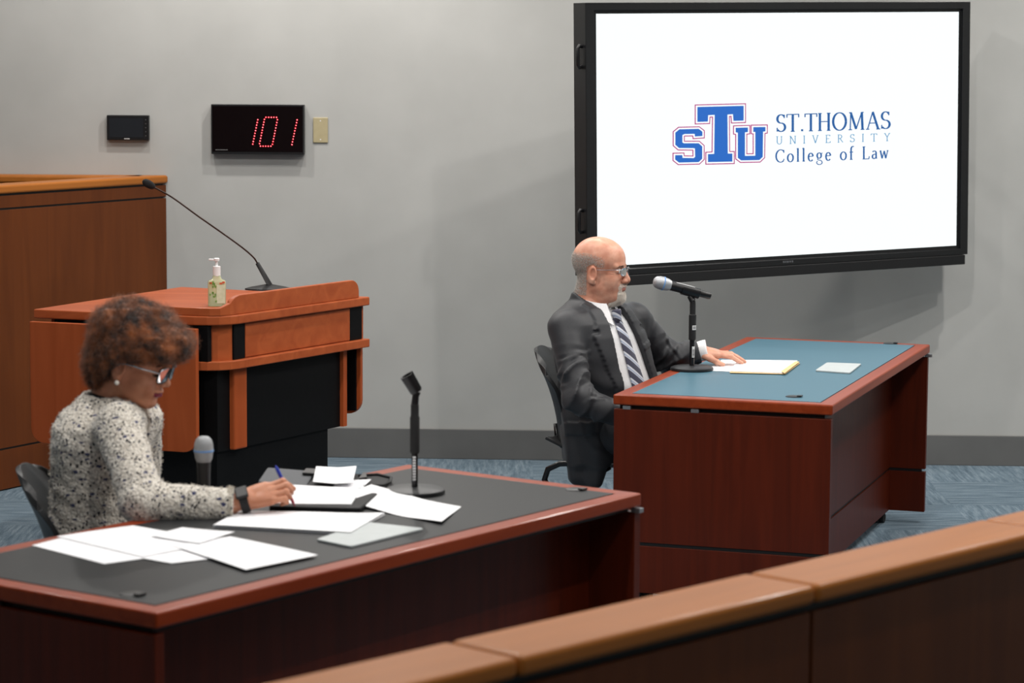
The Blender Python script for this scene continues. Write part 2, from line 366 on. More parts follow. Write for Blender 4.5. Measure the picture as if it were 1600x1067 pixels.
def lh(a):
    e0 = LU-0.055; r = 0.05
    h = 0.072
    if a > e0-r: h *= 0.35+0.65*math.sqrt(max(0, 1-((a-(e0-r))/r)**2))
    if a < 0.05+0.10: h = 0.030+(h-0.030)*math.sqrt(max(0, 1-((0.15-a)/0.075)**2)) if a > 0.075 else 0.030
    return h
a_s = np.r_[np.linspace(LU-0.055, LU-0.105, 8), np.linspace(LU-0.14, 0.17, 8), np.linspace(0.15, 0.08, 9)]
path = [(a, 0.022) for a in a_s] + [(0.045, 0.036), (0.028, 0.062), (0.022, 0.1), (0.022, 0.2), (0.022, 0.45)]
hs = [lh(a) for a in a_s] + [0.030]*5
strip(path, ZP, hs, 0.02).build('raised_lip', M_cherry_h, lec, world=True, bevel=0.003)
# drawer box below the top
i0 = 0.022
box = plan(i0, LU-0.012, LV-0.06)
G().prism(ppoly(box), ZP-0.167, ZP-0.034).build('drawer_box', M_cherry_h, lec, world=True)
def facepanel(a0, a1_, z0, z1, off, m, name, lab=None):
    P = [PP(a0, i0-off), PP(a1_, i0-off), PP(a1_, i0+0.01), PP(a0, i0+0.01)]
    o = G().prism(P, z0, z1).build(name, m, lec, world=True, bevel=0.001)
    if lab: o['label'] = lab
    return o
facepanel(0.108, 0.175, ZP-0.166, ZP-0.036, 0.003, M_black_lam, 'corner_strip', 'black upright strip')
facepanel(LU-0.11, LU-0.025, ZP-0.166, ZP-0.036, 0.003, M_black_lam, 'corner_strip', 'black upright strip')
facepanel(0.177, LU-0.112, ZP-0.163, ZP-0.038, 0.004, M_cherry_h, 'drawer_front')
led = [(LU, 0)] + RC + [(0, 0.15), (LU, 0.15)]
G().prism(ppoly(led), ZP-0.200, ZP-0.167).build('ledge', M_cherry_h, lec, world=True, bevel=0.004, seg=3)
# black side of the box behind the leaf, posts and lower cabinet
G().prism(ppoly([(0.012, 0.062), (0.012, LV-0.08), (0.035, LV-0.08), (0.035, 0.062)]), ZP-0.166, ZP-0.036).build('side_cheek', M_black_lam, lec, world=True)
G().prism(ppoly([(0.014, 0.115), (0.014, LV-0.08), (0.03, LV-0.08), (0.03, 0.115)]), 0.30, ZP-0.036).build('side_cheek', M_black_lam, lec, world=True)
zb = 0.455
G().prism(ppoly([(0.125, 0.030), (0.125, 0.09), (0.205, 0.09), (0.205, 0.030)]), zb, ZP-0.20).build('corner_post', M_cherry, lec, world=True, bevel=0.006)
G().prism(ppoly([(0.05, 0.05), (LU-0.13, 0.05), (LU-0.13, LV-0.1), (0.05, LV-0.1)]), zb, ZP-0.20).build('cabinet', M_black_lam, lec, world=True)
G().prism(ppoly([(LU-0.13, 0.035), (LU-0.105, 0.035), (LU-0.105, LV-0.1), (LU-0.13, LV-0.1)]), zb, ZP-0.20).build('side_panel', M_cherry, lec, world=True)
G().prism(ppoly([(0.06, 0.06), (LU-0.20, 0.06), (LU-0.20, LV-0.12), (0.06, LV-0.12)]), 0.0, zb).build('pedestal', M_black_lam, lec, world=True)
# folding leaves hanging at both sides
def leaf(a, b0_, b1_, zt, hgt, th, name='folding_leaf', mi=M_cherry):
    P0 = np.array([*PP(a, b0_), 0]); P1 = np.array([*PP(a, b1_), 0]); x = (P1-P0); L_ = np.linalg.norm(x); x /= L_; y = np.array([0, 0, 1.])
    R = np.array([x, y, np.cross(x, y)]).T
    return G().prism(rrect(0, -hgt, L_, 0, 0.055, 6, (1, 1, 0, 0)), -th/2, th/2, T3((P0[0], P0[1], zt), R)).build(name, mi, lec, world=True, bevel=0.003)
leaf(-0.03, 0.075, LV-0.012, ZP-0.042, 0.455, 0.024)
l2 = leaf(LU+0.0, 0.035, LV-0.02, ZP-0.20, 0.27, 0.022)
G().prism(ppoly([(LU-0.02, 0.05), (LU-0.0125, 0.05), (LU-0.0125, LV-0.05), (LU-0.02, LV-0.05)]), ZP-0.455, ZP-0.21).build('leaf_backing', M_black_lam, lec, world=True)
g = G(); P = [(*PP(LU-0.03, 0.20), 0.72), (*PP(LU-0.035, 0.20), 0.66), (*PP(LU-0.028, 0.22), 0.61), (*PP(LU-0.03, 0.22), 0.56)]
g.tube(P, 0.005, 6).build('hinge_bracket', M_metal, lec, world=True)['label'] = 'thin steel leaf bracket'
for zz in (0.90, 0.79):
    G().tube([(*PP(-0.012, 0.10), zz), (*PP(0.018, 0.13), zz)], 0.004, 6).build('hinge', M_metal, lec, world=True)

# ------------------------------------------------------------------ wall-mounted things
a0, z0 = atwall(168.8, 218.6); a1, z1 = atwall(233.9, 180)
t = thing('control_panel', 'small black touch panel on the grey wall left of the red clock', 'control panel', tuple(WO+wu*(a0+a1)/2+np.array([0, 0, z0])), WH)
hw = (a1-a0)/2; hh = z1-z0
G().box((-hw, -0.028, 0), (hw, 0, hh)).build('housing', M_plastic, t, bevel=0.003)
G().box((-hw*0.88, -0.0292, hh*0.11), (hw*0.74, -0.0275, hh*0.88)).build('screen', mat('dark_glass', (36, 38, 42), 0.12), t)
for k in range(5): G().box((hw*0.84, -0.0295, hh*(0.17+0.16*k)), (hw*0.88, -0.027, hh*(0.20+0.16*k))).build('button', M_metal, t)
g = G(); x = -0.016
for wd in (3, 2, 2, 3, 2, 3, 2, 2): g.box((x, -0.0292, hh*0.045), (x+wd*0.0010, -0.0275, hh*0.075)); x += wd*0.0010+0.0008
g.build('lettering', M_sticker, t)['label'] = 'tiny pale maker lettering'
# LED counter
OFF = 0.045
a0, z0 = atwall(330.2, 240.5, OFF); a1, z1 = atwall(474.6, 163.8, OFF)
zl = atwall(330, 162.4, OFF)[1]
clk = thing('led_clock', 'black wall clock box showing red dotted digits 101', 'clock', tuple(WO+wu*(a0+a1)/2+np.array([0, 0, z0])), WH)
hw = (a1-a0)/2; hh = z1-z0; ac = (a0+a1)/2
G().box((-hw, -OFF, 0), (hw, 0, hh)).build('case', M_plastic, clk, bevel=0.002)
G().box((-hw+0.006, -OFF-0.0012, 0.012), (hw-0.006, -OFF+0.001, hh-0.008)).build('lens', mat('smoked_red_lens', (14, 7, 8), 0.15), clk)
M_led = mat('led_red', (255, 20, 30), 0.5, emit=(255, 14, 26), es=2.6); M_led2 = mat('led_core', (255, 120, 130), 0.5, emit=(255, 150, 160), es=4)
def zc(x, y): return 310+x/7.273, 150+y/7.273
dots = []
def line(p, q, n): return [(p[0]+(q[0]-p[0])*i/(n-1), p[1]+(q[1]-p[1])*i/(n-1)) for i in range(n)]
digs = [line((675, 270), (618, 547), 10),
        line((768, 242), (888, 242), 5)+line((898, 270), (842, 548), 10)+line((823, 570), (705, 570), 5)+line((695, 541), (750, 266), 10),
        line((1122, 272), (1063, 552), 10)]
for dg in digs:
    g = G()
    for (x, y) in dg:
        a, z = atwall(*zc(x, y), OFF+0.002); T = T3((a-ac, -OFF-0.0015, z-z0), frame((0, -1, 0)))
        g.lathe([(0.0030, -0.001), (0.0030, 0.0005), (0.0016, 0.0016)], 10, T, 0)
        g.lathe([(0.0016, 0.0014), (0.0013, 0.0022)], 8, T, 1)
    o = g.build('digit', [M_led, M_led2], clk); o['label'] = 'glowing red dotted digit'
g = G(); x = -hw+0.02
for wd in (5, 2, 3, 3, 0, 4, 3, 4, 3, 3, 4): 
    if wd: g.box((x, -OFF-0.0018, 0.018), (x+wd*0.0014, -OFF, 0.0215))
    x += wd*0.0014+0.001
g.build('lettering', mat('dim_print', (110, 110, 110), .6), clk)
# blank plate
a0, z0 = atwall(489.5, 223); a1, z1 = atwall(512.5, 183.6)
t = thing('wall_plate', 'beige blank electrical wall plate right of the red clock', 'wall plate', tuple(WO+wu*(a0+a1)/2+np.array([0, 0, z0])), WH)
hw = (a1-a0)/2; hh = z1-z0
M_beige = noisy(mat('almond_plastic', (172, 160, 126), 0.4), (169, 157, 123), (175, 163, 130), (1, 1, 1), 40)
G().box((-hw, -0.007, 0), (hw, 0, hh)).build('cover', M_beige, t, bevel=0.003)
for zz in (hh*0.13, hh*0.87): G().lathe([(0.003, 0), (0.003, 0.001)], 12, T3((0, -0.007, zz), frame((0, -1, 0)))).build('screw', M_sticker, t)

# ------------------------------------------------------------------ display on a swing arm
YL, YR = 10.81, 11.71
TL, TR, BL_, BR = aty(936.5, 21, YL), aty(1501.5, 18.5, YR), aty(934.3, 416.5, YL), aty(1495.3, 383, YR)
tvo = np.array([(TL[0]+BL_[0])/2, YL, BL_[2]]); tve = np.array([(TR[0]+BR[0])/2, YR, BR[2]])
TVR = math.atan2(((TR[2]-TL[2])+(BR[2]-BL_[2]))/2, float(np.hypot(*(tve-tvo)[:2])))      # the screen hangs slightly out of level
TVH = math.atan2(tve[1]-tvo[1], tve[0]-tvo[0]); SW = float(np.linalg.norm(tve-tvo)); SH = float((TL[2]-BL_[2]+TR[2]-BR[2])/2)
tu = np.array([math.cos(TVH)*math.cos(TVR), math.sin(TVH)*math.cos(TVR), math.sin(TVR)]); tn = np.array([-math.sin(TVH), math.cos(TVH), 0]); tz = np.cross(tu, tn)
tv = thing('wall_display', 'large wall-mounted screen showing a law school logo behind the man', 'display', tvo, TVH)
tv.rotation_euler = (0, -TVR, TVH)
def scr(px, py):
    d = ray(px, py); o = np.array([0, 0, CAM_H]); q = o+d*(((tvo-o)@tn)/(d@tn)); return float((q-tvo)@tu), float((q-tvo)@tz)
bz = 0.058
M_bezel = noisy(mat('display_bezel', (26, 27, 30), 0.35), (15, 16, 18), (19, 20, 22), (1, 1, 1), 60)
g = G(); o_ = [(-bz, -0.042), (SW+bz, -0.042), (SW+bz, SH+0.046), (-bz, SH+0.046)]; n_ = [(-0.016, -0.016), (SW+0.016, -0.016), (SW+0.016, SH+0.014), (-0.016, SH+0.014)]
V = [(x, 0.09, z) for x, z in o_]+[(x, -0.012, z) for x, z in o_]+[(x, -0.012, z) for x, z in n_]+[(x, 0.0, z) for x, z in n_]
Fc = [(3, 2, 1, 0)]
for i in range(4):
    j = (i+1) % 4; Fc += [(i, j, 4+j, 4+i), (4+i, 4+j, 8+j, 8+i), (8+i, 8+j, 12+j, 12+i)]
Fc += [(12, 13, 14, 15)]
g.add(V, Fc).build('bezel', M_bezel, tv, bevel=0.002)
def screen_mat():
    m = mat('lit_screen', (10, 10, 10), 0.2); nt = m.node_tree; L = nt.links.new; b = nt.nodes['Principled BSDF']
    b.inputs['Emission Color'].default_value = (*s2l((247, 254, 255)), 1); b.inputs['Emission Strength'].default_value = 0.85
    return m
G().box((0, -0.0015, 0), (SW, 0.002, SH)).build('screen', screen_mat(), tv)
G().box((-bz+0.03, -0.02, -0.087), (SW+bz-0.02, 0.05, -0.043)).build('speaker_bar', noisy(mat('speaker_grille', (17, 17, 19), 0.6), (10, 10, 12), (14, 14, 16), (1, 1, 1), 300), tv, bevel=0.003)
for (y0, y1) in ((70, 107), (327, 365)):
    zt, zb_ = scr(912, y0)[1], scr(912, y1)[1]; c = (zt+zb_)/2; hh = (zt-zb_)/2
    P = [(-bz+0.005, 0.02, c+hh-0.008), (-bz-0.014, 0.02, c+hh-0.004), (-bz-0.020, 0.02, c+hh*0.7), (-bz-0.020, 0.02, c-hh*0.7), (-bz-0.014, 0.02, c-hh+0.004), (-bz+0.005, 0.02, c-hh+0.008)]
    G().tube(P, 0.008, 8).build('side_handle', M_plastic, tv, smooth=True)
x, z = scr(1229, 408.5); g = G()
for k, wd in enumerate((5, 4, 5, 4, 4, 5)): g.box((x-0.028+k*0.0095, -0.0132, z-0.004), (x-0.028+k*0.0095+wd*0.0013, -0.0118, z+0.004))
g.build('lettering', mat('bezel_print', (90, 92, 96), .5), tv)
# mount: wall plate and two arms
wpx = float((tvo+tu*1.25-WO)@wu); zc_ = tvo[2]+SH*0.45
mm = M_bezel
G().box((wpx-0.10, -0.04, zc_-0.35), (wpx+0.45, -0.001, zc_+0.25), wallT()).build('mount_plate', mm, tv, world=True)
cA = WO+wu*(wpx+0.35)-wn*0.04+np.array([0, 0, zc_]); cB = tvo+tu*0.85+tn*0.10+np.array([0, 0, SH*0.45])
for dz in (-0.12, 0.12):
    e = cA+(cB-cA)*0.5+wn*0.06+wu*0.18
    G().tube([cA+[0, 0, dz], e+[0, 0, dz], cB+[0, 0, dz]], 0.03, 8).build('mount_arm', mm, tv, world=True)
G().box((0.65, 0.088, SH*0.45-0.2), (1.05, 0.13, SH*0.45+0.2)).build('mount_bracket', mm, tv)
# logo artwork on the screen, coordinates taken in the photo's enlarged view (x3.81, origin 1000,160)
M_blue = mat('logo_blue', (10, 10, 10), 0.6, emit=(20, 102, 196), es=.81); M_red = mat('logo_red', (10, 10, 10), 0.6, emit=(182, 60, 128), es=.81)
M_whi = mat('logo_white', (10, 10, 10), 0.6, emit=(247, 254, 255), es=.85); M_txt = mat('text_blue', (10, 10, 10), 0.6, emit=(14, 88, 158), es=.81)
M_txt2 = mat('text_pale_blue', (10, 10, 10), 0.6, emit=(84, 148, 194), es=.81)
def q2s(x, y): return scr(1000+x/3.8095, 160+y/3.8095)
def offset(poly, d):
    n = len(poly); out = []; A = sum(poly[i][0]*poly[(i+1) % n][1]-poly[(i+1) % n][0]*poly[i][1] for i in range(n)); s = 1 if A > 0 else -1
    for i in range(n):
        p0, p1, p2 = [np.array(poly[k % n], float) for k in (i-1, i, i+1)]
        e1 = (p1-p0)/np.linalg.norm(p1-p0); e2 = (p2-p1)/np.linalg.norm(p2-p1); n1 = np.array([e1[1], -e1[0]])*s; n2 = np.array([e2[1], -e2[0]])*s
        m = n1+n2; m = m/(m@m)*2 if (m@m) > 0.3 else n1; out.append(tuple(p1+m*d))
    return out
def art(poly, y, m, name, lab=None, par=None):
    P = [q2s(*p) for p in poly]; n = len(P)
    A = sum(P[i][0]*P[(i+1) % n][1]-P[(i+1) % n][0]*P[i][1] for i in range(n))
    if A < 0: P = P[::-1]
    P = P if A >= 0 else P; from mathutils.geometry import tessellate_polygon
    tr = tessellate_polygon([[Vector((p[0], p[1], 0)) for p in P]])
    V = [(a, y-0.0006, b) for a, b in P]+[(a, y, b) for a, b in P]; Fc = []
    for t_ in tr:
        u_, v_, w_ = [np.array(P[i]) for i in t_]; cr = (v_-u_)[0]*(w_-u_)[1]-(v_-u_)[1]*(w_-u_)[0]
        Fc.append(tuple(t_) if cr > 0 else tuple(reversed(t_)))
    Fc += [(i, n+i, n+(i+1) % n, (i+1) % n) for i in range(n)]
    g = G(); g.add(V, Fc); o = g.build(name, m, par or tv)
    if lab: o['label'] = lab
    return o
LT = [(338, 27), (613, 20), (613, 108), (553, 110), (550, 70), (517, 72), (519, 304), (546, 304), (546, 352), (401, 355), (401, 308), (438, 306), (441, 74), (402, 76), (400, 114), (338, 116)]
LS = [(232, 160), (347, 157), (369, 174), (369, 200), (325, 203), (323, 187), (262, 188), (250, 194), (250, 238), (258, 243), (347, 243), (368, 262), (368, 335), (347, 355), (230, 358), (207, 340), (207, 314), (249, 313), (251, 330), (318, 331), (326, 324), (325, 274), (316, 272), (230, 271), (208, 252), (208, 180)]
LUU = [(567, 151), (640, 149), (640, 176), (622, 178), (622, 318), (684, 317), (684, 176), (672, 175), (672, 147), (744, 146), (744, 172), (730, 174), (728, 324), (708, 343), (600, 345), (580, 330), (580, 180), (567, 178)]
for nm, P in (('S', LS), ('U', LUU), ('T', LT)):
    k = 0 if nm != 'T' else 1
    e = art(offset(P, 15), -0.0017-0.0016*k, M_red, 'logo_letter', 'blue block letter %s with a red outline' % nm)
    art(offset(P, 9), -0.0023-0.0016*k, M_whi, 'white_border', None, e); art(P, -0.0029-0.0016*k, M_blue, 'blue_fill', None, e)
# serif lettering drawn with a broad nib: heavy uprights, light cross strokes
def nib(pts, thick, thin):
    P = np.array(pts, float); t = np.gradient(P, axis=0); t /= np.linalg.norm(t, axis=1, keepdims=True)+1e-9; n = np.stack([-t[:, 1], t[:, 0]], 1)
    w = (thin+(thick-thin)*np.abs(t[:, 1])**1.5)/2; return P+n*w[:, None], P-n*w[:, None]
def arc(cx, cy, rx, ry, a0, a1, n=16): return [(cx+rx*math.cos(R_(a)), cy+ry*math.sin(R_(a))) for a in np.linspace(a0, a1, n)]
def glyph(c):
    """strokes on a unit cap height; (points, weight factor) and advance width"""
    S = lambda x0, x1, y: ([(x0, y), (x1, y)], 'h')
    if c == 'S': return [(arc(.30, .74, .22, .24, 35, 270, 18)[:-1]+arc(.30, .26, .24, .24, 90, -145, 18), 0), ([(.49, .98), (.49, .78)], 't'), ([(.07, .02), (.07, .24)], 't')], .62
    if c == 'T': return [([(.38, 0), (.38, 1)], 0), ([(.03, .98), (.73, .98)], 'h'), ([(.03, 1.), (.03, .80)], 't'), ([(.73, 1.), (.73, .80)], 't'), S(.26, .50, .01)], .78
    if c == '.': return [([(.10, 0.06), (.22, 0.06)], 'dot')], .30
    if c == 'H': return [([(.14, 0), (.14, 1)], 0), ([(.66, 0), (.66, 1)], 0), S(.14, .66, .52), S(.03, .25, .01), S(.55, .77, .01), S(.03, .25, .99), S(.55, .77, .99)], .86
    if c == 'O': return [(arc(.45, .5, .38, .50, 0, 360, 40), 0)], .94
    if c == 'M': return [([(.15, 0), (.18, 1)], 't'), ([(.18, 1), (.50, .04)], 0), ([(.50, .04), (.84, 1)], 't'), ([(.84, 1), (.88, 0)], 0), S(.04, .26, .01), S(.77, .99, .01), S(.08, .2, .99), S(.82, .95, .99)], 1.08
    if c == 'A': return [([(.10, 0), (.41, 1)], 't'), ([(.41, 1), (.74, 0)], 0), S(.22, .60, .36), S(.0, .21, .01), S(.62, .86, .01)], .88
    if c == 'U': return [([(.14, 1), (.14, .35)] + arc(.40, .33, .26, .33, 180, 270, 8), 0), (arc(.40, .33, .26, .33, 270, 360, 8)+[(.66, .35), (.66, 1)], 't'), S(.03, .25, .99), S(.57, .75, .99)], .8
    if c == 'N': return [([(.14, 0), (.14, 1)], 't'), ([(.14, 1), (.70, 0)], 0), ([(.70, 0), (.70, 1)], 't'), S(.04, .24, .01), S(.03, .16, .99), S(.60, .80, .99)], .84
    if c == 'I': return [([(.14, 0), (.14, 1)], 0), S(.03, .25, .01), S(.03, .25, .99)], .28
    if c == 'V': return [([(.10, 1), (.40, 0)], 0), ([(.40, 0), (.68, 1)], 't'), S(.0, .2, .99), S(.58, .78, .99)], .78
    if c == 'E': return [([(.14, 0), (.14, 1)], 0), S(.03, .58, .01), S(.03, .55, .99), S(.14, .46, .52), ([(.58, 0), (.60, .18)], 't'), ([(.55, 1), (.55, .84)], 't')], .64
    if c == 'R': return [([(.14, 0), (.14, 1)], 0), ([(.14, .98), (.3, .98)]+arc(.3, .74, .23, .24, 90, -90, 12)+[(.14, .5)], 0), ([(.32, .5), (.66, 0)], 0), S(.03, .25, .01), S(.03, .2, .99)], .70
    if c == 'Y': return [([(.10, 1), (.38, .5)], 0), ([(.38, .5), (.66, 1)], 't'), ([(.38, .5), (.38, 0)], 0), S(.0, .2, .99), S(.56, .76, .99), S(.27, .49, .01)], .76
    if c == 'C': return [(arc(.48, .5, .40, .50, 48, 312, 30), 0), ([(.76, .98), (.76, .74)], 't'), ([(.74, .14), (.78, .26)], 't')], .86
    if c == 'o': return [(arc(.28, .32, .24, .32, 0, 360, 30), 0)], .60
    if c == 'l': return [([(.14, 0), (.14, 1.08)], 0), S(.04, .25, .01), ([(.04, 1.02), (.14, 1.08)], 't')], .30
    if c == 'e': return [([(.07, .38), (.46, .38)], 'h'), ([(.46, .38)]+arc(.27, .32, .20, .32, 20, 320, 26), 0)], .56
    if c == 'g': return [(arc(.25, .42, .18, .22, 0, 360, 24), 0), ([(.40, .56), (.54, .62)], 't'), ([(.14, .24), (.10, .12), (.2, .06)], 't'), ([(.15, .07), (.40, .03)]+arc(.27, -.14, .24, .16, 45, -230, 24), 't')], .58
    if c == 'f': return [([(.16, 0), (.16, .8)]+arc(.32, .82, .16, .24, 180, 60, 8), 0), S(.02, .34, .60), S(.05, .30, .01)], .38
    if c == 'L': return [([(.14, 0), (.14, 1)], 0), S(.03, .58, .01), S(.03, .27, .99), ([(.58, 0), (.62, .22)], 't')], .64
    if c == 'a': return [(arc(.22, .46, .16, .17, 150, 0, 8)+[(.38, .44), (.38, .06), (.46, .02)], 0), ([(.38, .38)]+arc(.20, .18, .15, .17, 90, 290, 12)+[(.38, .10)], 0)], .50
    if c == 'w': return [([(.06, .62), (.22, 0)], 0), ([(.22, 0), (.38, .6)], 't'), ([(.38, .6), (.54, 0)], 0), ([(.54, 0), (.70, .62)], 't'), S(.0, .14, .62), S(.62, .76, .62)], .78
    return [], .36
def write(text, p0, p1, caph, m, thick, thin, lab, spacing=0.0):
    """set text between two photo points on the screen, lower case included, cap height in enlarged pixels"""
    adv = []; x = 0
    for c in text:
        st, wd = glyph(c); adv.append((x, st)); x += wd+spacing
    total = x-spacing; kx = (p1[0]-p0[0])/total
    for c, (x, st) in zip(text, adv):
        if not st: continue
        g = G(); k = 0
        for pts, kind in st:
            k += 1
            if kind == 'h': A, B = nib(pts, thin, thin)
            elif kind == 't': A, B = nib(pts, thin*1.25, thin)
            elif kind == 'dot': A = np.array([(pts[0][0], .12), (pts[1][0], .12)]); B = np.array([(pts[0][0], 0), (pts[1][0], 0)])
            else: A, B = nib(pts, thick, thin)
            V = []
            for side in (A, B):
                for (a, b) in side:
                    xx = p0[0]+(x+a)*kx; yy = p0[1]+(p1[1]-p0[1])*(xx-p0[0])/(p1[0]-p0[0])-b*caph; s_ = q2s(xx, yy); V.append((s_[0], -0.0018-0.00006*k, s_[1]))
            n = len(A); V += [(a, b-0.0006, c_) for a, b, c_ in V]; Fc = []
            for i in range(n-1): Fc += [(2*n+i, 2*n+i+1, 3*n+i+1, 3*n+i), (i, n+i, n+i+1, i+1), (i, i+1, 2*n+i+1, 2*n+i), (n+i, 3*n+i, 3*n+i+1, n+i+1)]
            g.add(V, Fc)
        o = g.build('letter', m, tv)
write('ST.THOMAS', (808, 176), (1492, 157), 104, M_txt, .14, .055, '')
write('UNIVERSITY', (808, 249), (1488, 229), 46, M_txt2, .10, .07, '', 0.82)
write('College of Law', (803, 357), (1478, 332), 74, M_txt, .14, .065, '', 0.20)
# ------------------------------------------------------------------ field modelling kit: smooth solids turned into meshes
def vn(P, f, seed, octv=2):
    """cheap smooth pseudo noise from summed sines"""
    r = np.random.default_rng(seed); out = np.zeros(len(P), np.float32); amp = 1.0; tot = 0
    for o in range(octv):
        for k in range(5):
            d = r.normal(size=3); d = d/np.linalg.norm(d)*f*(0.7+0.6*r.random()); out += amp*np.sin(P@d.astype(np.float32)+r.random()*6.28).astype(np.float32)
        tot += amp*2.2; amp *= .5; f *= 2.1
    return out/tot
def V3(*a): return np.array(a, np.float32)
def cap(P, a, b, ra, rb=None):
    rb = ra if rb is None else rb; a = V3(*a); b = V3(*b); d = b-a; t = np.clip(((P-a)@d)/(d@d+1e-12), 0, 1)
    return np.linalg.norm(P-a-t[:, None]*d, axis=1)-(ra+(rb-ra)*t)
def ell(P, c, r, Rm=None):
    q = P-V3(*c)
    if Rm is not None: q = q@np.asarray(Rm, np.float32)
    r = V3(*r); k0 = np.linalg.norm(q/r, axis=1); k1 = np.linalg.norm(q/(r*r), axis=1)+1e-9
    return k0*(k0-1)/k1
def sec(P, zs, cx, cy, a, b, e=2.0):
    z = P[:, 2]; I = lambda v: np.interp(z, zs, v).astype(np.float32)
    A, B = I(a), I(b); q = ((np.abs((P[:, 0]-I(cx))/A))**e+(np.abs((P[:, 1]-I(cy))/B))**e)**(1/e)
    d = (q-1)*np.minimum(A, B); return np.maximum(d, np.maximum(zs[0]-z, z-zs[-1]))
def su(a, b, k):
    h = np.clip(.5+.5*(b-a)/k, 0, 1); return b*(1-h)+a*h-k*h*(1-h)
def ss(a, b, k):
    """a minus b"""
    h = np.clip(.5-.5*(a+b)/k, 0, 1); return a*(1-h)+(-b)*h+k*h*(1-h)
def chain(P, pts, rs, k=0.0):
    d = None
    for i in range(len(pts)-1):
        c = cap(P, pts[i], pts[i+1], rs[i], rs[i+1]); d = c if d is None else (np.minimum(d, c) if k == 0 else su(d, c, k))
    return d
def nets(f, lo, hi, h):
    """surface nets: zero surface of f over a box with cell size h"""
    lo = np.array(lo, float); n = np.ceil((np.array(hi)-lo)/h).astype(int)+1
    ax = [lo[i]+h*np.arange(n[i]) for i in range(3)]
    V = np.empty(tuple(n), np.float32)
    YY, ZZ = np.meshgrid(ax[1], ax[2], indexing='ij'); st = max(1, int(400000/(n[1]*n[2])))
    for i in range(0, n[0], st):
        xs = ax[0][i:i+st]; Q = np.empty((len(xs), n[1], n[2], 3), np.float32); Q[..., 0] = xs[:, None, None]; Q[..., 1] = YY; Q[..., 2] = ZZ
        V[i:i+st] = f(Q.reshape(-1, 3)).reshape(len(xs), n[1], n[2])
    S = V < 0; c = S[:-1, :-1, :-1].astype(np.int8)
    cnt = sum(S[a:n[0]-1+a, b:n[1]-1+b, g:n[2]-1+g].astype(np.int8) for a in (0, 1) for b in (0, 1) for g in (0, 1))
    act = np.argwhere((cnt > 0) & (cnt < 8)); idx = -np.ones(tuple(n-1), np.int64); idx[tuple(act.T)] = np.arange(len(act))
    acc = np.zeros((len(act), 3)); num = np.zeros(len(act))
    cs = [(a, b, g) for a in (0, 1) for b in (0, 1) for g in (0, 1)]
    val = {q: V[act[:, 0]+q[0], act[:, 1]+q[1], act[:, 2]+q[2]] for q in cs}
    for q in cs:
        for d in range(3):
            if q[d]: continue
            r = list(q); r[d] = 1; r = tuple(r); a, b = val[q], val[r]; m = (a < 0) != (b < 0); t = np.where(m, a/(np.where(m, a-b, 1)), 0)
            p = np.tile(np.array(q, float), (len(act), 1)); p[:, d] += t; acc += p*m[:, None]; num += m
    vs = lo+(act+acc/num[:, None])*h; F = []
    for d in range(3):
        e1, e2 = [(1, 2), (2, 0), (0, 1)][d]; sl = [slice(None)]*3; sh = [slice(None)]*3; sl[d] = slice(0, n[d]-1); sh[d] = slice(1, n[d])
        A, B = S[tuple(sl)], S[tuple(sh)]; E = np.argwhere(A != B); E = E[(E[:, e1] > 0) & (E[:, e2] > 0) & (E[:, e1] < n[e1]-1) & (E[:, e2] < n[e2]-1)]
        fl = A[tuple(E.T)]
        def at(o1, o2):
            q = E.copy(); q[:, e1] -= o1; q[:, e2] -= o2; return idx[tuple(q.T)]
        Q = np.stack([at(1, 1), at(0, 1), at(0, 0), at(1, 0)], 1); Q[~fl] = Q[~fl][:, ::-1]; F.append(Q)
    F = np.concatenate(F); F = F[(F >= 0).all(1)]
    return vs, F
def npmesh(name, V, F, mats, parent=None, world=True, smooth=True, midx=None):
    V = np.asarray(V, float)
    if parent is not None and world:
        Mi = np.array(wmat(parent).inverted()); V = V@Mi[:3, :3].T+Mi[:3, 3]
    me = D.meshes.new(name); me.vertices.add(len(V)); me.vertices.foreach_set('co', V.astype(np.float32).ravel())
    k = F.shape[1]; me.loops.add(F.size); me.loops.foreach_set('vertex_index', F.astype(np.int32).ravel()); me.polygons.add(len(F))
    me.polygons.foreach_set('loop_start', np.arange(0, F.size, k, dtype=np.int32)); me.polygons.foreach_set('loop_total', np.full(len(F), k, np.int32))
    for m in (mats if isinstance(mats, (list, tuple)) else [mats]): me.materials.append(m)
    if midx is not None: me.polygons.foreach_set('material_index', midx.astype(np.int32))
    me.update(calc_edges=True); me.validate()
    if smooth: me.polygons.foreach_set('use_smooth', [True]*len(me.polygons))
    o = D.objects.new(name, me); COL.objects.link(o)
    if parent is not None: o.parent = parent
    return o
def join(parts):
    V = []; F = []; n = 0
    for v, f in parts: V.append(v); F.append(f+n); n += len(v)
    return np.concatenate(V), np.concatenate(F)
def normals(V, F):
    n = np.cross(V[F[:, 2]]-V[F[:, 0]], V[F[:, 3]]-V[F[:, 1]]); a = np.linalg.norm(n, axis=1)
    return n/(a[:, None]+1e-12), a/2
def sample(V, F, n, mask, r):
    """random points on the faces whose centres pass mask"""
    nn, a = normals(V, F); c = V[F].mean(1); w = a*mask(c, nn); w = w/w.sum(); k = r.choice(len(F), n, p=w); u = r.random((n, 2))
    q = V[F[k]]; p = (q[:, 0]*(1-u[:, :1])+q[:, 1]*u[:, :1])*(1-u[:, 1:])+(q[:, 3]*(1-u[:, :1])+q[:, 2]*u[:, :1])*u[:, 1:]
    return p, nn[k]
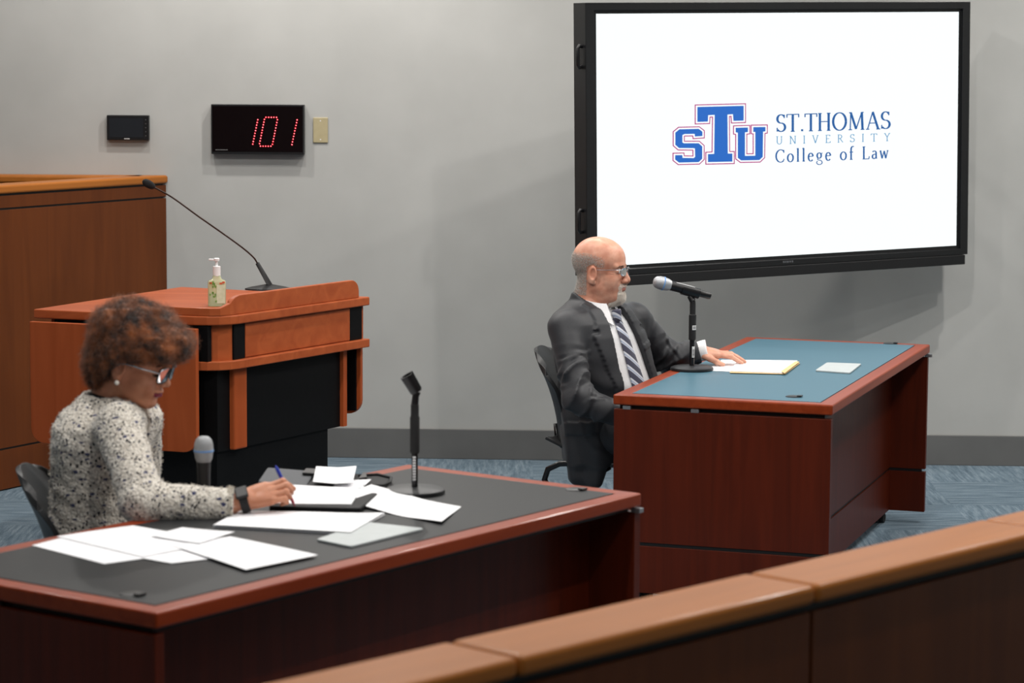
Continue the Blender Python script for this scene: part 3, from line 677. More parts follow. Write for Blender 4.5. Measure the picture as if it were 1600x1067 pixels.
def strands(P, Dn, ln, wd, r, seg=1, curl=0.0, droop=None):
    """tiny tapered hairs or threads: three-sided spikes; curl > 0 bends them"""
    n = len(P); ln = np.broadcast_to(ln, n); Dn = Dn/np.linalg.norm(Dn, axis=1, keepdims=True)
    x = np.cross(Dn, r.normal(size=(n, 3))); x /= np.linalg.norm(x, axis=1, keepdims=True); y = np.cross(Dn, x)
    rings = []; ph = r.random(n)*6.28
    for s in range(seg+1):
        t = s/seg; c = P+Dn*(ln*t)[:, None]
        if curl: c = c+(x*np.cos(ph+t*7)[:, None]+y*np.sin(ph+t*7)[:, None]-x*np.cos(ph)[:, None]-y*np.sin(ph)[:, None])*curl
        w = wd*(1-0.75*t)
        rings.append(np.stack([c+x*w, c-x*w*.5+y*w*.87, c-x*w*.5-y*w*.87], 1))
    V = np.stack(rings, 1).reshape(-1, 3); m = 3*(seg+1); b = np.arange(n)[:, None]*m; F = []
    for s in range(seg):
        for k in range(3):
            k2 = (k+1) % 3; F.append(b+np.array([[s*3+k, s*3+k2, s*3+3+k2, s*3+3+k]]))
    return V, np.concatenate(F)

# ------------------------------------------------------------------ heads (local: x forward, y left, z up, origin between the eyes' height and the ears)
def head_field(kind):
    man = kind == 'man'
    def f(P):
        A = np.abs(P[:, 1]); Q = P.copy(); Q[:, 1] = A      # mirrored
        d = ell(P, (-.014, 0, .036), (.098, .075, .083))
        d = su(d, ell(P, (.030, 0, .036), (.060, .062, .062)), .02)
        d = su(d, ell(P, (.030, 0, -.030), (.054, .054, .066)), .02)
        jr = .019 if man else .016
        d = su(d, chain(Q, [(-.018, .048, -.030), (-.008, .047, -.064), (.028, .034, -.084), (.062, .014, -.098)], [.018, jr, jr, jr]), .03)
        d = su(d, ell(P, (.072, 0, -.102), (.018, .022, .016)), .015)
        d = su(d, cap(P, (.00, 0, -.070), (.052, 0, -.082), .040, .026), .03)
        d = su(d, ell(Q, (.050, .036, -.040), (.026, .020, .030)), .026)                  # cheeks
        d = su(d, cap(Q, (.084, .010, .018), (.070, .046, .016), .008, .007), .013)       # brow
        d = ss(d, ell(Q, (.096, .031, -.002), (.017, .019, .013)), .012)                  # eye socket
        d = su(d, ell(Q, (.0715, .031, -.002), (.0135, .0145, .0115)), .004)                # lids over the eyeball
        if man:
            d = ss(d, ell(Q, (.0895, .031, -.001), (.008, .0115, .0042)), .0018)
            d = su(d, cap(P, (.086, 0, .004), (.103, 0, -.030), .0075, .0115), .010)
            d = su(d, ell(P, (.102, 0, -.036), (.0135, .012, .0105)), .006); d = su(d, ell(Q, (.098, .013, -.040), (.012, .008, .009)), .005)
        else:
            d = ss(d, cap(Q, (.0865, .021, -.0075), (.0855, .041, -.0070), .0009), .0012)
            d = su(d, cap(P, (.084, 0, .000), (.103, 0, -.030), .0065, .0095), .010)
            d = su(d, ell(P, (.104, 0, -.034), (.011, .011, .009)), .006); d = su(d, ell(Q, (.094, .012, -.039), (.011, .008, .0075)), .005)
        d = ss(d, ell(Q, (.102, .0065, -.047), (.006, .0035, .004)), .002)
        d = su(d, ell(P, (.070, 0, -.066), (.026, .030, .024)), .012)                       # muzzle
        lw = .0048 if man else .0068
        d = su(d, chain(Q, [(.0955, 0, -.0605), (.092, .012, -.0615), (.083, .023, -.065)], [lw, lw*.9, lw*.4]), .004)
        d = su(d, chain(Q, [(.0940, 0, -.0715), (.090, .012, -.0708), (.083, .022, -.067)], [lw*1.15, lw, lw*.4]), .004)
        d = ss(d, chain(Q, [(.1005, 0, -.0662), (.097, .012, -.0662), (.084, .026, -.0668)], [.0016, .0015, .001]), .0022)
        d = ss(d, ell(P, (.099, 0, -.083), (.010, .022, .005)), .008)
        if man: d = ss(d, cap(Q, (.094, .022, -.042), (.080, .032, -.064), .0008, .0006), .005)  # fold beside the nose
        # ears
        e = ell(Q, (-.014, .0775, -.018), (.021, .009, .034), frame((0.15, 0, 1), (1, 0.35, -.15)))
        e = ss(e, ell(Q, (-.009, .0885, -.012), (.013, .0105, .022)), .003)
        e = su(e, ell(Q, (.000, .076, -.020), (.006, .005, .008)), .004); e = su(e, ell(Q, (-.006, .078, -.045), (.009, .005, .009)), .006)
        d = su(d, e, .005)
        # neck
        nr = .056 if man else .044
        d = su(d, cap(P, (-.030, 0, -.050), (-.052, 0, -.175), nr, nr*1.08), .025)
        if man:
            d = su(d, ell(P, (.014, 0, -.105), (.046, .042, .034)), .025)
            d = d+0.0009*vn(P, 95, 3)*(P[:, 0] > 0)
        return d
    return f
def face_basis(h, pitch, tilt=0.0):
    c, s = math.cos(pitch), math.sin(pitch); Rp = np.array([[c, 0, s], [0, 1, 0], [-s, 0, c]])
    ct, st = math.cos(tilt), math.sin(tilt); Rt = np.array([[1, 0, 0], [0, ct, -st], [0, st, ct]])
    return rot2(h)@Rp@Rt

# ------------------------------------------------------------------ hands (local: x along fingers, y to the thumb side, z back of the hand)
def hand_field(fing, thumb, w=1.0):
    """fing: four lists of 4 joints from the index to the little finger; thumb: 4 joints"""
    def f(P):
        d = ell(P, (-.034, .004, -.001), (.050, .036, .0155)); d = su(d, cap(P, (-.012, .026, -.002), (-.060, .014, -.001), .0135, .017), .012)
        d = su(d, cap(P, (-.006, -.024, -.002), (-.062, -.012, -.001), .012, .016), .014)
        d = su(d, ell(P, (-.052, .020, -.009), (.030, .016, .014)), .012)
        d = su(d, cap(P, (-.072, 0, 0), (-.115, 0, 0), .024, .025), .016)
        rs = [(.0098, .0092, .0082, .0068), (.0100, .0095, .0084, .0070), (.0096, .0090, .0080, .0066), (.0086, .0079, .0070, .0058)]
        fd = None
        for J, R in zip(fing, rs):
            c = chain(P, J, R, .002)
            c = su(c, ell(P, J[1], (R[1]*1.08,)*3), .003)
            fd = c if fd is None else np.minimum(fd, c)
        d = su(d, fd, .005)
        t = chain(P, thumb, (.0150, .0118, .0105, .0082), .004); d = su(d, t, .007)
        return d
    return f
M_skin_m = mat('skin_fair', (205, 150, 125), 0.42, sss=0.12, spec=0.4)
noisy(M_skin_m, (192, 128, 104), (218, 166, 142), (1, 1, 1), 28, 5, 0.35, 0.3, 0.7, 0, 0.0008)
M_skin_w = mat('skin_brown', (170, 110, 82), 0.42, sss=0.1, spec=0.4)
noisy(M_skin_w, (186, 122, 92), (210, 148, 118), (1, 1, 1), 14, 4, 0.1, 0.3, 0.7, 0, 0.0005)
M_lip_w = mat('lipstick_plum', (128, 42, 62), 0.35)
M_lip_m = noisy(mat('lip_pink', (176, 104, 92), 0.45), (170, 106, 92), (182, 116, 102), (1, 1, 1), 60)
M_eye = mat('eyeball', (232, 228, 222), 0.12, spec=0.6); M_iris = mat('iris_dark', (38, 26, 20), 0.1, spec=0.6)
M_lens = D.materials.new('spectacle_lens'); M_lens.use_nodes = True
_n = M_lens.node_tree; _n.nodes.remove(_n.nodes['Principled BSDF']); _a = _n.nodes.new('ShaderNodeBsdfTransparent'); _a.inputs[0].default_value = (.93, .94, .95, 1)
_b = _n.nodes.new('ShaderNodeBsdfGlossy'); _b.inputs['Roughness'].default_value = .03; _m = _n.nodes.new('ShaderNodeMixShader'); _f = _n.nodes.new('ShaderNodeFresnel'); _f.inputs[0].default_value = 1.18
_n.links.new(_f.outputs[0], _m.inputs[0]); _n.links.new(_a.outputs[0], _m.inputs[1]); _n.links.new(_b.outputs[0], _m.inputs[2]); _n.links.new(_m.outputs[0], _n.nodes['Material Output'].inputs[0])
# ------------------------------------------------------------------ chairs
def chair(loc, h, label):
    t = thing('office_chair', label, 'chair', loc, h)
    # local: x forwards, seat height 0.45
    ys = np.linspace(-1, 1, 17); zs = np.linspace(0, 1, 15)
    g = np.zeros((len(zs), len(ys), 3))
    for i, z in enumerate(zs):
        hw = 0.225*(1-0.35*max(0, (z-0.80)/0.20)**2.5)*(0.94+0.06*z); zz = 0.48+0.335*z
        for j, y in enumerate(ys):
            zt = zz-0.055*max(0, (z-0.6)/0.4)*abs(y)**2.6
            g[i, j] = (-0.215-0.02*z-0.085*z*z+0.07*abs(y)**2.2, hw*y, zt)
    G().sheet(g, 0.014).build('backrest', M_shell, t, smooth=50, bevel=0.004)
    xs = np.linspace(0, 1, 13); g = np.zeros((len(xs), 15, 3))
    for i, x in enumerate(xs):
        for j, y in enumerate(np.linspace(-1, 1, 15)):
            g[i, j] = (-0.235+0.45*x, 0.20*y*(1-0.12*x), 0.435+0.018*abs(y)**2.5-0.03*max(0, x-.8)*5*0.6+0.045*max(0, .22-x)/.22)
    G().sheet(g[::-1], 0.014).build('seat', M_shell, t, smooth=50, bevel=0.004)
    for s in (-1, 1):
        y = 0.235*s
        # side frame: front leg, under-seat rail, looping up behind to carry the back
        P = [(0.20, y*1.02, 0.012), (0.175, y, 0.36), (0.165, y, 0.395), (0.13, y, 0.413), (-0.10, y, 0.413), (-0.17, y, 0.408), (-0.215, y, 0.385), (-0.228, y, 0.345), (-0.205, y, 0.29), (-0.165, y, 0.21)]
        G().tube(P, 0.0115, 10).build('side_frame', M_tube, t, smooth=True)
        P = [(0.02, y, 0.405), (-0.10, y, 0.33), (-0.18, y*1.03, 0.18), (-0.255, y*1.06, 0.012)]
        G().tube(P, 0.0115, 10).build('leg', M_tube, t, smooth=True)
        for (x, yy) in ((0.20, y*1.02), (-0.255, y*1.06)):
            G().lathe([(0.014, 0), (0.015, 0.02), (0.012, 0.028)], 12, T3((x, yy, 0))).build('foot_cap', M_rubber, t, smooth=30)
    for s in (-1, 1): G().tube([(-0.12, 0.05*s, 0.42), (-0.19, 0.05*s, 0.43), (-0.226, 0.05*s, 0.46), (-0.232, 0.05*s, 0.53)], 0.010, 8).build('back_strut', M_tube, t, smooth=True)
    G().tube([(-0.17, -0.235, 0.19), (-0.17, 0.235, 0.19)], 0.009, 8).build('stretcher', M_tube, t, smooth=True)
    G().tube([(0.10, -0.23, 0.405), (0.10, 0.23, 0.405)], 0.010, 8).build('stretcher', M_tube, t, smooth=True)
    return t

def ellip_front(zs, cx, cy, a, b, e):
    def X(y, z): 
        I = lambda v: np.interp(z, zs, v); return I(cx)+I(a)*(max(0, 1-abs((y-I(cy))/I(b))**e))**(1/e)
    return X
def eyes_and_lips(root, HB, H0, man, skinlip):
    W = lambda p: H0+HB@np.array(p)
    if man:
        for s in (-1, 1):
            c = W((.0728, .031*s, -.001)); T = (HB@frame((1, 0.05*s, 0.0)), c)
            g = G(); R = .0118
            g.lathe([(R*math.sin(a), R*math.cos(a)) for a in np.linspace(0.02, 3.1, 14)], 18, T, 0)
            g.lathe([(0.0052, R-0.0012), (0.0050, R+0.0003), (0.001, R+0.0007)], 16, T, 1)
            g.build('eye', [M_eye, M_iris], root, world=True, smooth=True)
def skin_index(V, F, HB, H0, kind):
    """lips get their own material"""
    c = (V[F].mean(1)-H0)@HB; y = np.abs(c[:, 1]); lw = .0048 if kind == 'man' else .0070
    cx = .0905
    m = (y < .023) & (c[:, 0] > .080-.1*y+.0) & (c[:, 2] < -.0580-.10*y) & (c[:, 2] > -.0762+.35*np.maximum(y-.008, 0)) & (c[:, 0] > .0905-.35*y)
    return m.astype(np.int32)

# ------------------------------------------------------------------ the man
MT = R_(-40); MO = np.array([0.375, 9.52, 0.0])
man = thing('person', 'bald bearded person in dark grey suit with striped tie, resting a hand on papers', 'person', MO, MT)
MR = rot2(MT)
def mL(p): return (np.array(p, float)-MO)@MR          # world to local
def mW(V): return V@MR.T+MO
# torso sections in local coordinates (leaning back and to his right)
zs = [.42, .50, .60, .70, .80, .88, .93, .965, .99, 1.01, 1.05]
tc = dict(cx=[.00, .00, .00, -.005, -.02, -.035, -.045, -.052, -.055, -.056, -.055], cy=[0, 0, -.01, -.02, -.035, -.045, -.05, -.055, -.057, -.058, -.058],
          a=[.135, .150, .152, .145, .132, .122, .108, .088, .072, .062, .055], b=[.19, .195, .190, .188, .196, .200, .188, .150, .105, .075, .060])
def torso(P, off=0.0, e=2.4, dz=0.0):
    return sec(P, np.array(zs)+dz, tc['cx'], tc['cy'], np.array(tc['a'])+off, np.array(tc['b'])+off, e)
HM = np.array([0.330, 9.50, 1.124]); HMB = face_basis(R_(-17), R_(2), R_(0))
# shoulders, elbows, wrists (world)
rs_, re_, rw_ = aty(884, 515, 9.36), aty(903, 624, 9.20), aty(985, 655, 9.20)
ls_, le_, lw_ = aty(993, 500, 9.66), aty(1036, 560, 9.72), aty(1092, 549, 9.71)
RA = [mL(p) for p in (rs_, re_, rw_)]; LA = [mL(p) for p in (ls_, le_, lw_)]
neck = mL(HM+HMB@np.array([-.03, 0, -.07])); ntb = np.array([-.06, -.056, .955])
def opening(z):   # half width and centre of the jacket's open front
    return np.interp(z, [.50, .62, .80, .93, .975, 1.0], [.105, .102, .084, .066, .060, .06])
def creases(P, s, e, w, sd):
    """sharp cloth folds slanting round the arm, thickest at the elbow"""
    r = np.random.default_rng(sd); out = np.zeros(len(P), np.float32)
    for (a, b, us) in ((s, e, (.35, .48, .60, .70, .80, .90, .99)), (e, w, (.04, .14, .25, .38, .56, .80))):
        L_ = np.linalg.norm(b-a); ax = (b-a)/L_; R = frame(ax, (0, 0, 1)); Q = (P-V3(*a))@np.asarray(R, np.float32); th = np.arctan2(Q[:, 1], Q[:, 0]); near = (np.hypot(Q[:, 0], Q[:, 1]) < .10) & (Q[:, 2] > -.03) & (Q[:, 2] < L_+.03)
        for u in us:
            c = r.random()*6.28; sl = .030*(r.random()-.5)*2; dt = np.arctan2(np.sin(th-c), np.cos(th-c)); x = (Q[:, 2]-u*L_-sl*dt-.006*np.sin(3*dt))/(.0085+.004*r.random())
            out += near*(-.0058*(.7+.6*r.random())*x*np.exp(-x*x)*np.exp(-(dt/1.5)**2))*1.6
    return out
def jacket_f(P):
    d = torso(P, .012)
    # shoulder yoke
    d = su(d, cap(P, RA[0]+[0, .03, .012], LA[0]+[0, -.03, .012], .058, .058), .05)
    def sleeve(A, r0, r1, r2, sd):
        s, e, w = A
        q = chain(P, [s, e, w], [r0, r1, r2], .02)
        t = np.clip(((P-V3(*s))@V3(*(e-s)))/((e-s)@(e-s)), 0, 1.3)
        le = np.linalg.norm(P-V3(*e), axis=1); fold = np.exp(-(le/.13)**2)
        ax = (w-s)/np.linalg.norm(w-s); u = P@V3(*ax)
        wav = np.abs(np.sin(u*62+3.0*vn(P, 14, sd)))**0.7
        q = q+creases(P, s, e, w, sd)
        return q+fold*(.015*wav-.007)+(.006*vn(P, 24, sd+1)-.0035*np.clip(1-np.abs(vn(P, 17, sd+3))*5, 0, 1))*np.clip(t*1.3, 0, 1)
    arms = np.minimum(sleeve(RA, .066, .056, .046, 5), sleeve(LA, .064, .054, .044, 9))
    d = su(d, arms, .022)
    # skirt of the jacket hanging over the seat on his right
    sk = cap(P, (-.03, -.155, .56), (-.02, -.185, .36), .060, .040)
    sk = su(sk, cap(P, (.05, -.150, .56), (.06, -.175, .345), .058, .030), .04)
    sk = sk+.006*np.sin(P[:, 0]*60+P[:, 2]*12)
    d = su(d, sk, .04); d = su(d, cap(P, (0, .16, .56), (.02, .19, .42), .055, .03), .03)
    # diagonal drape folds across the body
    d = d+.0055*np.sin((P[:, 2]*1.0+P[:, 0]*.8-P[:, 1]*.5)*55+2*vn(P, 9, 21))*np.exp(-((P[:, 2]-.66)/.10)**2)+.004*vn(P, 26, 4)
    # raised lapels beside the opening
    yc = np.interp(P[:, 2], zs, tc['cy']).astype(np.float32); y = np.abs(P[:, 1]-yc); wop = opening(P[:, 2]); lw = np.interp(P[:, 2], [.55, .66, .88, .905, .93, 1.0], [.0, .022, .082, .088, .06, .05])
    notch = (P[:, 2] > .898) & (P[:, 2] < .912) & (y > wop+.052)
    lap = (y < wop+lw) & (P[:, 2] > .56) & ~notch & (P[:, 0] > -.02)
    d = d-.0075*lap
    # breast pocket welt on his left, flap pocket low on his right
    d = d-.004*((P[:, 0] > 0) & (np.abs(P[:, 2]-.835-.2*(P[:, 1]-.06)) < .011) & (np.abs(P[:, 1]-.085) < .045))
    fl = (np.abs(P[:, 2]-.545-.1*P[:, 0]) < .024) & (np.abs(P[:, 0]-.02) < .07) & (P[:, 1] < -.12)
    d = d-.0045*fl
    # cut the open front
    cut = np.maximum(np.maximum(y-wop, -(P[:, 0]-.0)), P[:, 2]-1.10); d = np.maximum(d, -cut)
    # neck hole
    nh = cap(P, (-.045, -.057, .99), (-.040, -.055, 1.10), .068, .074); d = ss(d, nh, .004)
    d = np.maximum(d, P[:, 2]-(1.034-.45*np.maximum(P[:, 0]+.075, 0)))
    # sleeve ends
    for A in (RA, LA):
        ax = (A[2]-A[1])/np.linalg.norm(A[2]-A[1]); pl = (P-V3(*(A[2]+ax*.004)))@V3(*ax); near = np.linalg.norm(P-V3(*A[2]), axis=1) < .12
        d = np.where(near, np.maximum(d, pl), d)
    return d
M_suit = mat('charcoal_wool', (50, 51, 56), 0.55, spec=0.45, sheen=0.06)
noisy(M_suit, (31, 32, 36), (41, 42, 46), (1, 1, 1), 420, 3, 0.2, 0.3, 0.7, 0, 0.0006)
M_shirt = noisy(mat('white_cotton', (226, 225, 226), 0.75, sheen=0.1), (222, 221, 222), (232, 231, 232), (1, 1, 1), 200)
V, F = nets(jacket_f, (-.26, -.46, .29), (.36, .52, 1.06), .0052)
npmesh('jacket', V, F, M_suit, man, world=False)
def shirt_f(P):
    d = torso(P, -.004); d = d+.0028*np.sin((P[:, 2]+P[:, 1]*.6)*60+2.5*vn(P, 10, 2))*np.exp(-((P[:, 2]-.64)/.09)**2)+.0015*vn(P, 22, 8)
    nh = cap(P, (-.045, -.057, .985), (-.036, -.055, 1.10), .052, .058); d = ss(d, nh, .004); return d
V, F = nets(shirt_f, (-.22, -.25, .45), (.2, .2, 1.0), .005)
npmesh('shirt', V, F, M_shirt, man, world=False)
# shirt collar: stand and folded points
XS = ellip_front(zs, tc['cx'], tc['cy'], np.array(tc['a'])-.004, np.array(tc['b'])-.004, 2.4)
cn = np.array([-.046, -.056])
g = G(); grid = []
for th in np.linspace(R_(14), R_(346), 41):
    row = []
    back = (1-math.cos(th))/2
    for k in range(5):
        t = k/4; rr = .0605+.004*t; z = .985-.020*(1-back)-.004+.046*t*(0.75+.25*back); row.append((cn[0]+rr*math.cos(th)*1.02+.010*t*1.0, cn[1]+rr*math.sin(th), z))
    grid.append(row)
g.sheet(grid, .003)
grid = []
for th in np.linspace(R_(17), R_(343), 45):
    row = []; back = (1-math.cos(th))/2; fr_ = max(0, 1-abs(min(th, 2*math.pi-th)-R_(17))/R_(48))
    for k in range(6):
        t = k/5; drop = (.036+.042*fr_**1.2)*t; rr = .068+.010*t+.022*fr_*t; z = .985-.020*(1-back)+.040*(0.75+.25*back)+.003-drop
        row.append((cn[0]+.010+rr*math.cos(th)*1.02+.012*fr_*t, cn[1]+rr*math.sin(th), z))
    grid.append(row)
g.sheet(grid, .003)
g.build('shirt_collar', M_shirt, man, smooth=50)
# tie
def tiemat():
    m = mat('striped_silk', (40, 42, 66), 0.45, sheen=0.3); nt = m.node_tree; L = nt.links.new; b = nt.nodes['Principled BSDF']
    tc_ = N(m, 'ShaderNodeTexCoord'); sp_ = N(m, 'ShaderNodeSeparateXYZ'); L(tc_.outputs['Object'], sp_.inputs[0])
    a = N(m, 'ShaderNodeMath'); a.operation = 'MULTIPLY_ADD'; L(sp_.outputs['Y'], a.inputs[0]); a.inputs[1].default_value = 0.75; L(sp_.outputs['Z'], a.inputs[2])
    c = N(m, 'ShaderNodeMath'); c.operation = 'MULTIPLY'; L(a.outputs[0], c.inputs[0]); c.inputs[1].default_value = 1/0.046
    fr = N(m, 'ShaderNodeMath'); fr.operation = 'FRACT'; L(c.outputs[0], fr.inputs[0])
    r = N(m, 'ShaderNodeValToRGB'); r.color_ramp.interpolation = 'CONSTANT'; e = r.color_ramp.elements
    e[0].position = 0; e[0].color = (*s2l((52, 52, 76)), 1); e[1].position = .50; e[1].color = (*s2l((196, 200, 212)), 1)
    k = e.new(.60); k.color = (*s2l((160, 174, 200)), 1); k = e.new(.72); k.color = (*s2l((214, 216, 224)), 1); k = e.new(.90); k.color = (*s2l((44, 44, 70)), 1)
    L(fr.outputs[0], r.inputs[0])
    n = N(m, 'ShaderNodeTexNoise'); n.inputs['Scale'].default_value = 700; L(tc_.outputs['Object'], n.inputs['Vector'])
    mx = N(m, 'ShaderNodeMix'); mx.data_type = 'RGBA'; mx.blend_type = 'MULTIPLY'; mx.inputs[0].default_value = 0.35; L(r.outputs[0], mx.inputs[6]); L(n.outputs['Fac'], mx.inputs[7]); L(mx.outputs[2], b.inputs['Base Color'])
    return m
M_tie = tiemat()
grid = []
for z in np.linspace(.945, .60, 34):
    hw = float(np.interp(z, [.60, .70, .90, .925, .945], [.040, .037, .023, .017, .014])); row = []
    yc = float(np.interp(z, zs, tc['cy']))
    for y in np.linspace(-1, 1, 9): row.append((XS(yc, z)+.0095-.004*y*y-(.06*(y*hw)**2/.04 if 0 else .0), yc+y*hw, z))
    grid.append(row)
tie = G().sheet(grid, .006).build('tie', M_tie, man, smooth=60)
kx = XS(tc['cy'][6], .94)
kn = G().lathe([(.006, -.026), (.0125, -.022), (.0155, -.004), (.0195, .012), (.017, .019), (.006, .021)], 16, T3((kx+.012, -.054, .958), frame((-.35, 0, 1))))
kn.build('knot', M_tie, tie, smooth=True)
# buttons of the shirt
g = G()
for z in (.86, .79, .72): g.lathe([(.001, .0015), (.0055, .0015), (.0055, 0)], 12, T3((XS(tc['cy'][5]+.034, z)+.001, np.interp(z, zs, tc['cy'])+.036, z), frame((1, .2, .1))))
g.build('shirt_buttons', M_sticker, man)
# cuffs
for A, nm in ((LA, 'l'), (RA, 'r')):
    ax = (A[2]-A[1])/np.linalg.norm(A[2]-A[1]); R = frame(ax)
    G().lathe([(.030, -.03), (.0355, -.028), (.0400, .022), (.0395, .030), (.0360, .030), (.031, .0), (.030, -.02)], 28, (R, A[2]+ax*.002)).build('shirt_cuff', M_shirt, man, smooth=True)
# trousers and shoes
def trousers_f(P):
    d = None
    for s, kx_ in ((-1, .42), (1, .44)):
        c = chain(P, [(.02, .10*s, .53), (kx_, .125*s, .52), (kx_+.02, .12*s, .10)], [.095, .070, .055], .03); d = c if d is None else su(d, c, .02)
    return d+.004*vn(P, 22, 3)
V, F = nets(trousers_f, (-.1, -.22, .06), (.54, .22, .66), .009)
M_trouser = noisy(mat('charcoal_trouser', (40, 41, 45), 0.7), (36, 37, 41), (44, 45, 49), (1, 1, 1), 300)
npmesh('trousers', V, F, M_trouser, man, world=False)
M_shoe = mat('black_leather', (18, 17, 17), 0.25)
def shoe_f(P): return np.maximum(su(ell(P, (.06, 0, .045), (.14, .045, .045)), cap(P, (-.02, 0, .05), (-.02, 0, .11), .042, .046), .03), -P[:, 2]+.001)
V, F = nets(shoe_f, (-.12, -.07, -.01), (.24, .07, .14), .007)
for s in (-1, 1): npmesh('shoe', V+np.array([.44, .12*s, 0]), F, M_shoe, man, world=False)
# body: head, hands and the trunk beneath the clothes in one mesh
hv, hf = nets(head_field('man'), (-.135, -.11, -.20), (.14, .11, .135), .0023)
hv = hv*np.array([.98, 1, 1.0]); hvw = hv@HMB.T+HM
# left hand flat on the papers
fng = [[(.0, .026, 0), (.042, .034, .004), (.064, .038, -.004), (.084, .040, -.011)], [(.0, .008, .001), (.048, .011, .006), (.074, .012, -.002), (.097, .013, -.010)],
       [(.0, -.011, .0), (.044, -.014, .005), (.068, -.016, -.002), (.090, -.018, -.010)], [(-.004, -.028, -.001), (.032, -.036, .002), (.050, -.040, -.004), (.066, -.043, -.010)]]
thm = [(-.066, .022, -.008), (-.036, .046, -.014), (-.010, .056, -.020), (.014, .056, -.026)]
hh_, hF_ = nets(hand_field(fng, thm), (-.12, -.065, -.045), (.12, .08, .04), .0019)
palm = aty(1124, 553, 9.715)
hx = np.array([.985, .02, -.17]); hx /= np.linalg.norm(hx); hz = np.array([.14, -.10, .98]); 
hy = -np.cross(hx, hz)*-1; hy = np.cross(hz, hx); hy /= np.linalg.norm(hy); hz = np.cross(hx, hy)
# his left hand: the thumb lies to the viewer's side, so mirror the field across the hand
LHR = np.array([hx, -hy, hz]).T; lh_ = (hh_*1.03)@LHR.T+palm
parts = [(hvw, hf), (lh_, hF_[:, ::-1])]
fist = [[(.0, .026, 0), (.034, .028, -.012), (.030, .026, -.036), (.008, .022, -.038)], [(.0, .008, .001), (.038, .009, -.012), (.034, .008, -.040), (.008, .006, -.042)],
        [(.0, -.011, .0), (.036, -.011, -.012), (.032, -.010, -.038), (.008, -.010, -.040)], [(-.004, -.028, -.001), (.026, -.030, -.012), (.022, -.028, -.034), (.002, -.026, -.036)]]
thf = [(-.062, .022, -.010), (-.034, .040, -.022), (-.006, .042, -.032), (.016, .030, -.038)]
fh, fF = nets(hand_field(fist, thf), (-.12, -.06, -.065), (.07, .07, .04), .0024)
rwW = mW(RA[2]); d_ = (rw_-re_)/np.linalg.norm(rw_-re_); zz_ = np.array([0, 0, 1.])-d_*d_[2]; zz_ /= np.linalg.norm(zz_); yy_ = np.cross(zz_, d_)
parts.append((fh@np.array([d_, yy_, zz_]).T.T+rw_+d_*.09, fF))
def under_f(P):
    d = torso(P, -.022); d = su(d, cap(P, ntb, neck, .058, .054), .02)
    for A in (RA, LA): d = np.minimum(d, chain(P, A, [.045, .036, .025]))
    return d
tv_, tf_ = nets(under_f, (-.22, -.42, .45), (.34, .48, 1.05), .010)
parts.append((mW(tv_), tf_))
BV, BF = join(parts)
mi = np.zeros(len(BF), np.int32); mi[:len(hf)] = skin_index(hvw, hf, HMB, HM, 'man')
npmesh('body', BV, BF, [M_skin_m, M_lip_m], man, True, True, mi)
eyes_and_lips(man, HMB, HM, True, None)
rr = np.random.default_rng(3)
M_grey = [noisy(mat('grey_hair', (150, 142, 134), 0.6), (120, 110, 102), (228, 220, 212), (1, 1, 1), 260, 2), noisy(mat('white_beard', (214, 206, 196), 0.6), (214, 204, 192), (244, 238, 230), (1, 1, 1), 200, 2)]
def hm(c, n):
    x, y, z = c[:, 0], np.abs(c[:, 1]), c[:, 2]; top_ = .064-.30*np.maximum(x+.02, 0)-.05*np.maximum(-x-.07, 0)
    ear = (np.hypot((x+.014)/.026, (z+.018)/.040) < 1) & (y > .066)
    m = (z < top_) & (x < .032-.35*np.maximum(.0-z, 0)) & ((x < -.036) | (z > .012)) & (z > -.095) & ~ear & ((z > -.05) | (x < -.03))
    e = np.clip((top_-z)/.018, .05, 1)
    return m*e*(.35+.65*np.clip((.03-x)/.05, 0, 1))
p, n = sample(hv, hf, 15000, hm, rr); n = n+np.array([-.5, 0, -.9])+.3*rr.normal(size=n.shape)
V, F = strands(p, n, .0055*(.6+.6*rr.random(len(p))), .00042, rr, 2); npmesh('hair', V@HMB.T+HM, F, M_grey[0], man, True, False)
def bm_(c, n):
    x, y, z = c[:, 0], np.abs(c[:, 1]), c[:, 2]
    chin = (z < -.079) & (z > -.128) & (x > .040) & (y < .030); side = (y > .019) & (y < .031) & (z < -.056) & (z > -.1) & (x > .062)
    mous = (z < -.0500) & (z > -.0595) & (y < .026) & (x > .078)
    return chin*1.0+side*.45+mous*.8
p, n = sample(hv, hf, 7000, bm_, rr); n = n*np.where(p[:, 2:3] > -.062, .35, .8)+np.array([.12, 0, -1.0])+.22*rr.normal(size=n.shape)
ln = np.where(p[:, 2] < -.079, .013, .006)*(.6+.6*rr.random(len(p)))
V, F = strands(p, n, ln, .00038, rr, 3, .0004); npmesh('beard', V@HMB.T+HM, F, M_grey[1], man, True, False)
def bw(c, n):
    x, y, z = c[:, 0], np.abs(c[:, 1]), c[:, 2]; return ((np.abs(z-.0165-.12*(y-.03)*(y < .036)+.2*np.maximum(y-.036, 0)) < .0035) & (y > .012) & (y < .047) & (x > .05))*1.0
p, n = sample(hv, hf, 420, bw, rr); n = n*.5+np.stack([np.zeros(len(p)), np.sign(p[:, 1]), .15*np.ones(len(p))], 1)+.2*rr.normal(size=n.shape)
V, F = strands(p, n, .006, .0004, rr, 2); npmesh('eyebrows', V@HMB.T+HM, F, noisy(mat('brow_grey', (120, 104, 92), .6), (140, 120, 106), (176, 158, 144), (1, 1, 1), 100), man, True, False)
